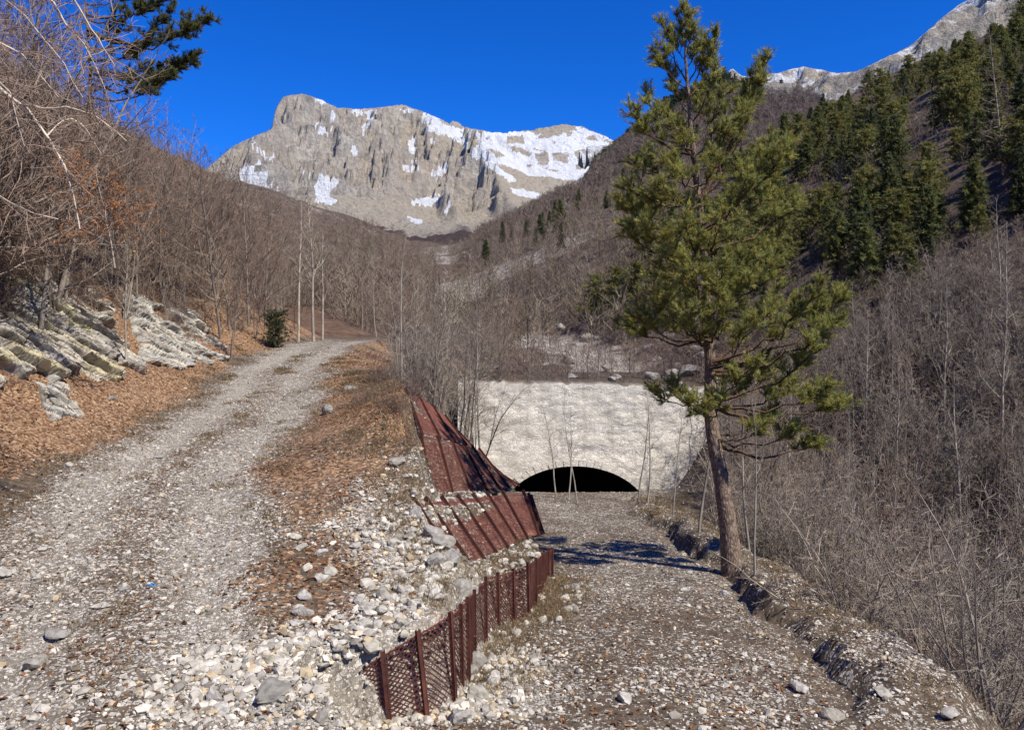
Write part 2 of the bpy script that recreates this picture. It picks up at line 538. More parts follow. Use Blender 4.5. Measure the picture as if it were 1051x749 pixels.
def zones(x, y):
    """gravel, leaf and slope weights 0..1, from where a point lies across the valley"""
    xc, zt, xe, ze, xw, zl, zr, xR, hb, xv1, zv1, xv2, kL, kR = row(y)
    u = x - xc
    near = 1 - sst(40, 46, y)
    wob = vn(x * .35, y * .35, seed=3) * .5 + vn(x * 1.1, y * 1.1, seed=4) * .3
    tr = sst(2.5, 1.5, np.abs(u) + wob)                         # upper track
    rw = vn(y * .22, y * 0, seed=81) * .25 + wob * .35
    rut = np.exp(-((np.abs(u - .1 + rw) - .95) / .58) ** 2) * np.clip(.75 + .55 * vn(x * .5, y * .25, seed=82), .3, 1.15)
    g_up = tr * (.50 + .44 * rut)
    spill = sst(1.7, .3, np.abs(x - xe) + wob * .9) * sst(6, 7.6, y) * sst(16, 10.5, y)   # rocks heaped at the wall's edge
    low = sst(-.1, .25, x - xw) * sst(.1, -.4, x - xR - .1)
    g_low = low * (.27 + .40 * wob + .12 * np.exp(-((x - xw - 1.0) / .7) ** 2))
    g_berm = sst(-.2, .3, x - xR) * sst(3.2, 1.2, x - xR) * (.28 + .3 * wob)
    front = sst(9, 6.5, y) * sst(-4.2, -2.5, x + wob) * (.55 + .45 * sst(-3.2, -2.4, x) * sst(-.8, -1.5, x))
    g = np.clip(np.maximum.reduce([g_up, spill * .95, g_low, g_berm, front * (x < 3.5)]), 0, 1) * near
    apron = sst(-1.7, -2.5, u + wob * .8) * (.35 + .65 * sst(-8, -4.5, u)) * sst(-60, -20, u)
    bank = sst(1.35, 2.2, u + wob) * sst(.2, -.5, x - xe + wob * .5) * sst(6.6, 9, y)
    bank = bank * (.75 + .5 * vn(x * .6, y * .6, seed=9)) * (1 - spill * .75)
    lf = np.clip(np.maximum(apron * .97, bank), 0, 1)
    lf = np.maximum(lf, .05 * tr * (1 - rut))
    return g, lf, np.abs(u), low, spill

# plan lines of the stepped walls, foot and head of each, from the lower track up: (x, y, z)
B_BOT = [P(470, 583, 11.4), P(505, 566, 13.2), P(535, 553, 15.0), P(552, 548, 15.9), P(556, 546, 16.6)]
B_TOP = [P(426, 517, 11.9), P(470, 513, 13.8), P(508, 509, 15.6), P(538, 507, 16.4), P(545, 512, 17.1)]
C_BOT = [P(442, 506, 15.2), P(474, 503, 16.8), P(503, 501, 18.5), P(523, 499, 20.2), P(531, 498, 21.2)]
C_TOP = [P(431, 447, 16.1), P(455, 452, 17.5), P(478, 458, 19.3), P(493, 463, 21.0), P(503, 480, 22.0)]
D_BOT = [P(432, 445, 16.9), P(456, 450, 18.3), P(478, 456, 20.1), P(486, 461, 21.1)]
D_TOP = [P(416, 401, 18.5), P(434, 410, 20.0), P(455, 426, 21.6), P(468, 441, 22.8)]
def _line(y, pts):
    pts = np.array(pts)
    ok = (y > pts[0, 1] - .35) & (y < pts[-1, 1] + .3)
    return np.interp(y, pts[:, 1], pts[:, 0]), np.interp(y, pts[:, 1], pts[:, 2]), ok

def under_walls(x, y, z):
    r = row(y)
    xe, ze, xw, zl = r[2], r[3], r[4], r[5]
    walls = ((B_BOT, B_TOP, C_BOT[0][1]), (C_BOT, C_TOP, D_BOT[0][1]), (D_BOT, D_TOP, 0))
    xp, zp, okp = xw, zl, (y > 11) & (y < 16.5)
    for bot, top, nxt in walls:
        xb, zb, okb = _line(y, bot)
        xt, zt, okt = _line(y, top)
        # level ledge from the head of the wall below to the foot of this one
        t = np.clip((x - xb) / np.maximum(xp - xb, .05), 0, 1)
        m = okb & okp & (x >= xb - .02) & (x <= xp)
        z = np.where(m, np.minimum(z, zb + (zp - zb) * t - .02), z)
        m = okb & (x >= xb - .02) & (x <= xb + .6)
        z = np.where(m, np.minimum(z, zb - .02 - .05 * np.clip(x - xb, 0, 1)), z)
        # ground behind the leaning panel
        m = okb & (x < xb) & (x > xb - 1.3)
        hgt = np.minimum(zb + (xb - x) * 1.55 - .22, np.where(x > xt, zt - .08, 1e3))
        z = np.where(m, np.minimum(z, np.maximum(hgt, zb - .1)), z)
        # short step from the bank down to this wall's head where no wall stands above it
        m = okt & (y < nxt + .05) & (x > xe) & (x < xt + .1)
        z = np.where(m, np.minimum(z, np.maximum(ze - (x - xe) * 3.2, zt - .02)), z)
        xp, zp, okp = xt, zt, okt
    return z

def H(x, y, detail=True):
    x, y = np.broadcast_arrays(np.asarray(x, float), np.asarray(y, float))
    z = H0(x, y)
    if not detail:
        return z
    xc, zt, xe, ze, xw, zl, zr, xR, hb, xv1, zv1, xv2, kL, kR = row(y)
    u = x - xc
    d_left = np.maximum(-u - 2.2, 0)
    d_right = np.maximum(x - xR - .9, 0)
    amp = .035 + np.minimum(d_left * .10, .5) + np.minimum(d_right * .12, .55)
    amp = np.where(y > 60, np.maximum(amp, .5), amp)
    bank = sst(1.6, 2.4, u) * sst(0, -.3, x - xe)
    amp = amp + .07 * bank
    z = z + amp * fbm(x * .55, y * .55, o=4, seed=21)
    z = z + .02 * fbm(x * 3.1, y * 3.1, o=3, seed=33)
    far = sst(45, 130, y) + sst(18, 60, np.abs(x))
    z = z + 2.6 * far * fbm(x * .035, y * .035, o=4, seed=41)
    z = under_walls(x, y, z)
    trk = sst(2.4, 1.4, np.abs(u)) * sst(45, 38, y)
    z = z - .05 * trk * np.exp(-((np.abs(u - .1) - .95) / .4) ** 2) + .03 * trk * np.exp(-(u / .5) ** 2)
    # eroded lip of the bank beside the lower track
    lip = np.exp(-((x - xR - .55) / .35) ** 2) * sst(40, 30, y)
    z = z + lip * .16 * vn(x * 1.1, y * 1.5, seed=55)
    return z

def ground_faces(X, Y, keep):
    ny, nx = X.shape
    idx = np.arange(ny * nx).reshape(ny, nx)
    f = np.stack([idx[:-1, :-1], idx[:-1, 1:], idx[1:, 1:], idx[1:, :-1]], -1).reshape(-1, 4)
    return f[keep.reshape(-1)]

# near ground: one fine sheet, its faces shared out to the two tracks and the land beside them
xs = np.arange(-26, 22.01, .125)
ys = np.concatenate([np.arange(1.5, 24, .11), np.arange(24, 47.01, .18)])
X, Y = np.meshgrid(xs, ys)
Z = H(X, Y)
G, L, AU, LOW, SP = zones(X, Y)
XR = row(Y)[7]
ROUGH = np.clip(sst(.9, 2.6, X - XR) + sst(38, 44, Y) * sst(-6, -2, X) + sst(4, 10, AU) * sst(0, -1, X - row(Y)[0]) * .35, 0, 1)
# dead grass and dark soil mottling beside the tracks
cx, cy, cz = [(A[:-1, :-1] + A[1:, 1:]) / 2 for A in (X, Y, Z)]
hole = (cy > 37.15) & (cy < 38.2) & (np.abs(cx - 3.0) < 3.55)
cxc, cxw, cxR = row(cy)[0], row(cy)[4], row(cy)[7]
is_up = (np.abs(cx - cxc) < 1.9) & (cy < 42)
is_low = (cx > cxw + .1) & (cx < cxR) & (cy < 36.5) & (cy > 5)
cols = np.stack([G, L, ROUGH], -1).reshape(-1, 3)
verts = np.stack([X, Y, Z], -1).reshape(-1, 3)
for nm, keep in (('upper_track', is_up & ~hole), ('lower_track', is_low & ~is_up & ~hole), ('ground', ~is_up & ~is_low & ~hole)):
    g = Geo()
    f = ground_faces(X, Y, keep)
    used = np.unique(f)
    mp = np.zeros(len(verts), np.int64)
    mp[used] = np.arange(len(used))
    g.add(verts[used], mp[f], cols[used])
    tag(obj(nm, g.mesh(nm, M['ground'], True)), kind='structure')

# wide valley and its slopes
xs = np.arange(-330, 420.1, 2.2)
ys = np.arange(-60, 452, 2.2)
X, Y = np.meshgrid(xs, ys)
Z = H(X, np.maximum(Y, 0)) - .35 * ((X > -27) & (X < 23) & (Y < 48))
cx, cy = [(A[:-1, :-1] + A[1:, 1:]) / 2 for A in (X, Y)]
inside = (cx > -24.5) & (cx < 20.5) & (cy > 3) & (cy < 45.5)
px_, py_ = pix(np.stack([X, np.maximum(Y, 1), Z], -1))
scr = fbm(X * .02, Y * .02, o=4, seed=77)
bed = np.exp(-((X - (row(np.maximum(Y, 0))[9] - 3)) / (3 + .03 * np.maximum(Y, 0))) ** 2) * sst(38, 50, Y)
SCREE = np.clip(.06 + .45 * scr + .55 * bed * (1 - .6 * sst(60, 90, Y)), 0, 1)
xc_ = row(np.maximum(Y, 0))[0]
LEAF = sst(5, -10, X - xc_ - 6) * .55
g = Geo()
g.add(np.stack([X, Y, Z], -1).reshape(-1, 3), ground_faces(X, Y, ~inside), np.stack([SCREE, LEAF, SCREE * 0], -1).reshape(-1, 3))
tag(obj('valley_terrain', g.mesh('valley_terrain', M['hill'], True)), kind='structure')

# ------------------------------------------------------------------ mountains
def ridge_heights(X, Y, ridges, prof):
    Z = np.full(X.shape, -1e9)
    for rd in ridges:
        pts = [P(*q) for q in rd]
        for a, b in zip(pts[:-1], pts[1:]):
            ab = b[:2] - a[:2]
            t = np.clip(((X - a[0]) * ab[0] + (Y - a[1]) * ab[1]) / (ab @ ab), 0, 1)
            d = np.hypot(X - a[0] - ab[0] * t, Y - a[1] - ab[1] * t)
            Z = np.maximum(Z, a[2] + (b[2] - a[2]) * t - prof(d))
    return Z

def in_poly(px, py, poly):
    r = np.zeros(px.shape, bool)
    n = len(poly)
    for i in range(n):
        (x1, y1), (x2, y2) = poly[i], poly[(i + 1) % n]
        c = ((y1 > py) != (y2 > py)) & (px < (x2 - x1) * (py - y1) / ((y2 - y1) or 1e-9) + x1)
        r ^= c
    return r

main = [(150, 215, 2200), (215, 172, 2300), (240, 151, 2400), (262, 141, 2450), (279, 134, 2480), (283, 113, 2490), (291, 100, 2500), (310, 97, 2540), (328, 103, 2580), (345, 111, 2600), (365, 113, 2600),
        (395, 111, 2620), (413, 108, 2640), (432, 115, 2660), (461, 127, 2700), (465, 123, 2700), (480, 132, 2750), (510, 137, 2800), (545, 134, 2850), (562, 131, 2850),
        (576, 128, 2850), (597, 130, 2850), (620, 140, 2800), (645, 150, 2750), (720, 190, 2700)]
spurs = [[(310, 97, 2540), (322, 128, 2480), (335, 150, 2350), (352, 172, 2200)],
         [(413, 108, 2640), (420, 128, 2560), (446, 150, 2420), (470, 160, 2320), (490, 165, 2240), (508, 179, 2120), (520, 200, 1950), (530, 222, 1800)],
         [(420, 128, 2560), (402, 152, 2400), (392, 166, 2250), (385, 185, 2080), (392, 206, 1950)],
         [(470, 160, 2320), (462, 180, 2140), (455, 198, 2000), (470, 215, 1850)],
         [(262, 141, 2450), (285, 150, 2330), (300, 168, 2200), (292, 190, 2050)],
         [(510, 137, 2800), (530, 155, 2650)]]
def prof(d):
    return np.where(d < 30, 1.5 * d, 45 + .60 * (d - 30)) + .00010 * d * d
def prof_peak(d):
    return np.where(d < 12, .5 * d, np.where(d < 75, 6 + 2.1 * (d - 12), 138 + .5 * (d - 75)))
def cap(X, Y, Z, line, extra=0):
    px = CX + F * X / Y
    return np.minimum(Z, (HY - np.interp(px, [q[0] for q in line], [q[1] for q in line]) - extra) / F * Y)
def prof2(d):
    return np.where(d < 55, 1.35 * d, 74 + .60 * (d - 55))
xs = np.arange(-1300, 640, 4.6)
ys = np.concatenate([np.arange(425, 1180, 16), np.arange(1180, 3050, 6.5)])
X, Y = np.meshgrid(xs, ys)
Za = np.maximum(ridge_heights(X, Y, [main], prof), ridge_heights(X, Y, [main[5:12]], prof_peak))
Zb = ridge_heights(X, Y, spurs, prof2)
base = np.interp(Y, [425, 1180, 1500, 1900, 2300, 2800], [36, 150, 196, 268, 350, 480]) - 10 + 10 * fbm(X / 120, Y / 160, o=4, seed=19)
Z = np.maximum(np.maximum(Za, Zb), base)
dm = np.hypot(X - np.interp(X, [P(*q)[0] for q in main], [P(*q)[0] for q in main]), Y - np.interp(X, [P(*q)[0] for q in main], [P(*q)[1] for q in main]))
px0, py0 = pix(np.stack([X, Y, Z], -1))
crag = np.clip(np.maximum(sst(476, 440, px0) * sst(222, 195, py0), sst(520, 500, px0) * sst(150, 165, py0) * sst(222, 205, py0)), .12, 1)
env = sst(0, 90, dm) * .85 + .15
gully = fbm(X / 95, Y / 330, o=5, seed=51, ridged=True)
Z = Z + env * np.maximum(crag, .25) * 55 * gully
Z = Z + env * crag * (74 * fbm(X / 170, Y / 170, o=5, seed=5, ridged=True) + 46 * fbm(X / 55, Y / 75, o=4, seed=6, ridged=True)) + 9 * fbm(X / 22, Y / 26, o=3, seed=8, ridged=True) * (.2 + crag)
# ledges
lvl = Z + 18 * fbm(X / 240, Y / 240, o=3, seed=12)
st = 38.0
q_ = lvl / st
Z = Z + crag * .85 * st * ((np.floor(q_) + sst(.30, .70, q_ - np.floor(q_))) - q_)
Z = cap(X, Y, Z, main, 0) + 5.0 * fbm(X / 24, Y / 24, o=4, seed=9, ridged=True)
px_, py_ = pix(np.stack([X, Y, Z], -1))
def c2(*pts): return [(230 + a / 4.682, 80 + b / 4.682) for a, b in pts]
def c3(*pts): return [(440 + a / 4.682, 80 + b / 4.682) for a, b in pts]
snow_p = [c3((0, 190), (130, 240), (300, 262), (430, 250), (520, 270), (720, 235), (940, 310), (900, 360), (860, 400), (840, 425), (770, 512), (640, 485), (480, 470), (400, 430), (300, 400), (200, 345), (100, 285), (0, 238)),
          c3((210, 350), (310, 400), (430, 500), (390, 505), (300, 425), (200, 365)), c3((400, 528), (545, 560), (520, 582), (410, 562)), c3((492, 598), (522, 598), (510, 650), (500, 650)),
          c3((-10, 590), (80, 575), (60, 600), (0, 628)), c3((75, 650), (100, 590), (112, 592), (90, 660)), c3((15, 455), (100, 408), (92, 450), (30, 475)), c3((610, 550), (690, 512), (680, 550), (640, 560)),
          c2((440, 215), (470, 240), (530, 232), (485, 278), (442, 252)), c2((645, 255), (715, 180), (712, 215), (660, 268)), c2((858, 415), (952, 432), (900, 452), (868, 445)), c2((883, 302), (922, 290), (926, 332), (890, 338)),
          c2((455, 478), (577, 478), (500, 560), (545, 590), (520, 610), (440, 600), (430, 520)), c2((370, 440), (412, 460), (395, 470)), c2((80, 420), (205, 425), (215, 490), (262, 540), (210, 565), (120, 520), (40, 552), (70, 500)),
          c2((150, 345), (240, 378), (200, 388)), c2((420, 100), (500, 105), (570, 145), (500, 122), (430, 110)), c2((880, 605), (930, 580), (1030, 572), (990, 622), (900, 615)), c2((930, 165), (1040, 225), (1040, 262), (980, 225)),
          c2((600, 150), (740, 160), (730, 172), (620, 165)), c2((840, 150), (905, 150), (1030, 190), (1030, 205), (900, 165)), c2((960, 260), (985, 265), (980, 275), (962, 272)), c2((980, 290), (1020, 310), (1010, 318)), c2((605, 345), (650, 340), (630, 360), (610, 358)),
          c2((520, 165), (540, 170), (530, 220), (515, 222)), c2((100, 320), (150, 305), (140, 330)), c2((1000, 450), (1030, 450), (1030, 490)), c2((880, 660), (960, 690), (940, 700), (885, 675))]
bare_p = [c3((180, 290), (250, 300), (250, 340), (190, 320)), c3((380, 330), (420, 330), (500, 365), (490, 385), (400, 350)), c3((512, 362), (580, 358), (575, 420), (525, 415)), c3((590, 362), (680, 362), (670, 408), (600, 400)),
          c3((695, 350), (790, 342), (790, 415), (720, 410)), c3((370, 282), (460, 275), (455, 320), (380, 315)), c3((285, 330), (370, 375), (330, 390), (300, 360)), c3((515, 290), (545, 262), (620, 228), (705, 230), (720, 270), (690, 250), (640, 275), (560, 290)),
          c3((660, 260), (690, 260), (685, 280), (665, 280)), c3((750, 285), (800, 282), (820, 302), (765, 300)), c3((840, 355), (880, 352), (870, 385), (830, 390)), c3((705, 415), (745, 420), (730, 445), (710, 440)), c3((470, 415), (500, 425), (480, 435)),
          c3((590, 305), (615, 310), (600, 318)), c3((490, 335), (570, 345), (560, 352), (500, 345)), c3((820, 285), (940, 320), (930, 335), (850, 310)), c3((540, 430), (620, 440), (610, 450)), c3((150, 255), (230, 262), (240, 290), (180, 280))]
jx, jy = px_ + 2.2 * fbm(X / 30, Y / 30, o=3, seed=91), py_ + 1.6 * fbm(X / 30, Y / 30, o=3, seed=92)
snow = np.zeros(X.shape)
for p in snow_p:
    snow = np.where(in_poly(jx, jy, p), 1.0, snow)
for p in bare_p:
    snow = np.where(in_poly(jx, jy, p), .18, snow)
snow = np.maximum(snow, .55 * sst(.05, .45, -gully) * sst(200, 165, py_ + 6 * fbm(X / 40, Y / 40, o=3, seed=93)) * (.45 + .55 * sst(.0, .4, fbm(X / 70, Y / 70, o=3, seed=94))))
scree = np.clip(.75 * sst(.75, .25, crag) * (px_ < 520) + np.maximum(sst(400, 420, px_) * sst(118, 128, py_) * sst(168, 150, py_) * .8, sst(200, 212, py_) * .9) + .9 * sst(500, 520, px_) * sst(165, 180, py_), 0, 1)
wood = sst(1250, 900, Y) * .8 + sst(232, 240, py_ + 5 * vn(X / 60, Y / 60, seed=14)) * .9 * sst(430, 400, px_) + sst(222, 228, py_ + 4 * vn(X / 60, Y / 60, seed=15)) * .75 * sst(500, 520, px_)
g = Geo()
g.add(np.stack([X, Y, Z], -1).reshape(-1, 3), ground_faces(X, Y, np.ones((X.shape[0] - 1, X.shape[1] - 1), bool)), np.stack([snow, scree, np.clip(wood, 0, 1)], -1).reshape(-1, 3))
tag(obj('mountain', g.mesh('mountain', M['mount'], True)), kind='structure')

# pale rocky crest high on the right
crest = [(640, 150, 1250), (690, 108, 1300), (715, 80, 1300), (740, 69, 1300), (752, 71, 1310), (762, 79, 1320), (790, 77, 1330), (812, 72, 1330), (824, 69, 1340), (838, 71, 1340), (860, 76, 1330),
         (880, 74, 1320), (905, 62, 1300), (935, 48, 1280), (960, 25, 1260), (985, 5, 1240), (1000, -2, 1230), (1080, -70, 1200), (1200, -150, 1200)]
sp = [[(824, 69, 1340), (832, 90, 1200), (840, 112, 1080)], [(880, 74, 1320), (868, 98, 1180)], [(905, 62, 1300), (912, 88, 1160)], [(960, 25, 1260), (955, 60, 1120)], [(762, 79, 1320), (775, 100, 1200)]]
def profc(d):
    return np.where(d < 40, 1.5 * d, 60 + .6 * (d - 40))
xs = np.arange(120, 1250, 4.2)
ys = np.arange(640, 1420, 4.2)
X, Y = np.meshgrid(xs, ys)
Z = np.maximum(ridge_heights(X, Y, [crest], profc), ridge_heights(X, Y, sp, prof2))
Z = np.maximum(Z, np.interp(Y, [640, 1000, 1400], [80, 190, 300]))
Z = Z + 34 * fbm(X / 80, Y / 80, o=5, seed=25, ridged=True) + 16 * fbm(X / 26, Y / 26, o=3, seed=26, ridged=True)
Z = cap(X, Y, Z, crest) + 2 * fbm(X / 12, Y / 12, o=3, seed=27)
sn = .34 + .42 * fbm(X / 50, (Y + Z) / 22, o=4, seed=29)
sn = sn + .22 * sst(45, 0, np.interp(X, [P(*q)[0] for q in crest], [P(*q)[2] for q in crest]) - Z)
g = Geo()
g.add(np.stack([X, Y, Z], -1).reshape(-1, 3), ground_faces(X, Y, np.ones((X.shape[0] - 1, X.shape[1] - 1), bool)), np.stack([sn, .25 + 0 * sn, 0 * sn], -1).reshape(-1, 3))
tag(obj('rocky_crest', g.mesh('rocky_crest', M['mount'], True)), kind='structure')

# wooded middle hill with its rock rim
rim = [(440, 300, 520), (470, 276, 540), (490, 252, 560), (520, 240, 570), (560, 217, 590), (598, 203, 600), (610, 180, 610), (630, 164, 620), (645, 151, 620), (665, 136, 630), (690, 107, 640), (716, 84, 650), (745, 77, 650),
       (760, 74, 650), (775, 78, 650), (800, 85, 650), (818, 83, 650), (832, 96, 650), (845, 110, 650), (870, 140, 640), (1000, 240, 640)]
def profm(d):
    return np.where(d < 9, 1.6 * d, 14.4 + .47 * (d - 9))
xs = np.arange(-110, 420, 2.6)
ys = np.arange(300, 760, 2.6)
X, Y = np.meshgrid(xs, ys)
Z = ridge_heights(X, Y, [rim, [(645, 151, 620), (625, 190, 520), (612, 215, 440)], [(745, 77, 650), (730, 125, 540), (720, 160, 450)], [(820, 84, 650), (812, 115, 560)]], profm)
Z = np.maximum(Z, np.interp(Y, [300, 450, 700], [20, 55, 80]))
zm = np.interp(X, [P(*q)[0] for q in rim], [P(*q)[2] for q in rim])
Z = Z + 5.5 * fbm(X / 40, Y / 40, o=4, seed=35) + 3.2 * fbm(X / 14, Y / 14, o=4, seed=36, ridged=True)
Z = cap(X, Y, Z, rim, -7) + .8 * fbm(X / 7, Y / 7, o=3, seed=38)
px_, py_ = pix(np.stack([X, Y, Z], -1))
wd = np.clip(.35 + .75 * sst(10, 30, zm - Z) + .3 * fbm(X / 20, Y / 20, o=3, seed=37), 0, 1)
wd = np.where(px_ < 700, np.maximum(wd, .9), wd)
g = Geo()
g.add(np.stack([X, Y, Z], -1).reshape(-1, 3), ground_faces(X, Y, np.ones((X.shape[0] - 1, X.shape[1] - 1), bool)), np.stack([0 * wd + .15, .35 + 0 * wd, wd], -1).reshape(-1, 3))
tag(obj('wooded_hill', g.mesh('wooded_hill', M['mount'], True)), kind='structure')
HILL = (xs, ys, Z)

def hill_z(x, y):
    i = np.clip(((x - HILL[0][0]) / 2.6).astype(int), 0, len(HILL[0]) - 1)
    j = np.clip(((y - HILL[1][0]) / 2.6).astype(int), 0, len(HILL[1]) - 1)
    return HILL[2][j, i]

# ------------------------------------------------------------------ tunnel through the masonry dam
def tunnel():
    root = thing('tunnel_portal', 'pale masonry dam wall with a low dark arch where the lower track ends', 'tunnel', (3.0, 37.0, -8.0))
    root_inv = np.array([3.0, 37.0, -8.0])
    ax, hw, zs, za = 3.0, 3.5, -8.75, -6.43
    xs = np.concatenate([np.linspace(-2.6, ax - hw, 22), ax - hw * np.cos(np.linspace(0, math.pi, 46))[1:-1], np.linspace(ax + hw, 9.6, 30)])
    zt = np.interp(xs, [-2.6, .2, 3, 7.2, 9.6], [-2.38, -2.46, -2.52, -2.66, -2.72]) + .05 * vn(xs * 1.7, xs * 0, seed=61) + .07 * vn(xs * 4.5, xs * 0, seed=62)
    u = np.clip((xs - ax) / hw, -1, 1)
    zb = np.where(np.abs(xs - ax) < hw - 1e-6, zs + (za - zs) * np.sqrt(np.maximum(1 - u * u, 0)), -9.6)
    nz = 56
    t = np.linspace(0, 1, nz)
    Zg = zb[None] + (zt - zb)[None] * t[:, None]
    Xg = np.broadcast_to(xs, Zg.shape)
    lean = (Zg + 9.6) * .07
    edge = np.minimum(1, np.minimum(t, 1 - t) * 12)[:, None]
    Yg = 36.75 + lean + .07 * fbm(Xg * 1.3, Zg * 1.9, o=4, seed=63) * edge
    idx = np.arange(Zg.size).reshape(Zg.shape)
    f = np.stack([idx[:-1, :-1], idx[:-1, 1:], idx[1:, 1:], idx[1:, :-1]], -1).reshape(-1, 4)
    g = Geo()
    g.add(np.stack([Xg, Yg, Zg], -1).reshape(-1, 3) - root_inv, f)
    # top of the wall
    top = np.stack([xs, Yg[-1], zt], -1)
    back = top + np.array([0, .9, .02])
    n = len(xs)
    g.add(np.concatenate([top, back]) - root_inv, [[i, i + 1, n + i + 1, n + i] for i in range(n - 1)], (.20, .17, .135), 1)
    obj('facade', g.mesh('facade', [M['masonry'], M['stone']], False), root)
    g = Geo()
    nst = 31
    rg = np.random.default_rng(12)
    for k in range(nst):
        a0, a1 = (k + .06) * math.pi / nst, (k + .94) * math.pi / nst
        dep, pr = rg.uniform(.24, .36), rg.uniform(.02, .06)
        pts = []
        for yy_ in (0, .3):
            for rr_, aa in ((0, a0), (0, a1), (dep, a1), (dep, a0)):
                xx_, zz_ = ax - (hw + rr_) * math.cos(aa), zs + (za - zs + rr_) * math.sin(aa)
                pts.append((xx_, 36.75 + (zz_ + 9.6) * .07 - pr + yy_, zz_))
        c_ = np.ones(3) * rg.uniform(.8, 1.1)
        g.add(np.array(pts) - root_inv, [[0, 1, 2, 3], [4, 7, 6, 5], [0, 4, 5, 1], [1, 5, 6, 2], [2, 6, 7, 3], [3, 7, 4, 0]], c_)
    obj('arch_ring', g.mesh('arch_ring', M['masonry']), root)
    # barrel
    a = np.linspace(0, math.pi, 30)
    cxs, czs = ax - (hw + .004) * np.cos(a), zs + (za - zs + .004) * np.sin(a)
    yy = np.array([36.7, 37.4, 40, 46, 54])
    cxs, czs = np.concatenate([[cxs[0]], cxs[1:-1], [cxs[-1]]]), np.concatenate([[-9.7], czs[1:-1], [-9.7]])
    V = np.stack([np.broadcast_to(cxs, (5, 30)), np.broadcast_to(yy[:, None] + 0, (5, 30)), np.broadcast_to(czs, (5, 30))], -1).copy()
    V[0, :, 1] = 36.755 + (czs + 9.6) * .07
    id2 = np.arange(150).reshape(5, 30)
    f = np.stack([id2[:-1, :-1], id2[1:, :-1], id2[1:, 1:], id2[:-1, 1:]], -1).reshape(-1, 4)
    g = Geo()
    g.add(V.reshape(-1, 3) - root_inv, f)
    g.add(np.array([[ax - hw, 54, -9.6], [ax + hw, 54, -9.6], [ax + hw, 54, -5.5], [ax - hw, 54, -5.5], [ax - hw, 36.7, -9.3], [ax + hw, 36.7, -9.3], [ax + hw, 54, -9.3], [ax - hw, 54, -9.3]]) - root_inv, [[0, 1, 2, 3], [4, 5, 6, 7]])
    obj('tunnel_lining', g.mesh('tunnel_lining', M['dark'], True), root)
tunnel()

# ------------------------------------------------------------------ rusty retaining walls of expanded steel
def resample(pts, n):
    pts = np.asarray(pts, float)
    d = np.concatenate([[0], np.cumsum(np.linalg.norm(np.diff(pts, axis=0), axis=1))])
    s = np.linspace(0, d[-1], n)
    return np.stack([np.interp(s, d, pts[:, i]) for i in range(3)], 1), d[-1]

def at_s(pts, s01):
    pts = np.asarray(pts, float)
    d = np.concatenate([[0], np.cumsum(np.linalg.norm(np.diff(pts, axis=0), axis=1))])
    return np.stack([np.interp(np.asarray(s01) * d[-1], d, pts[:, i]) for i in range(3)], -1)

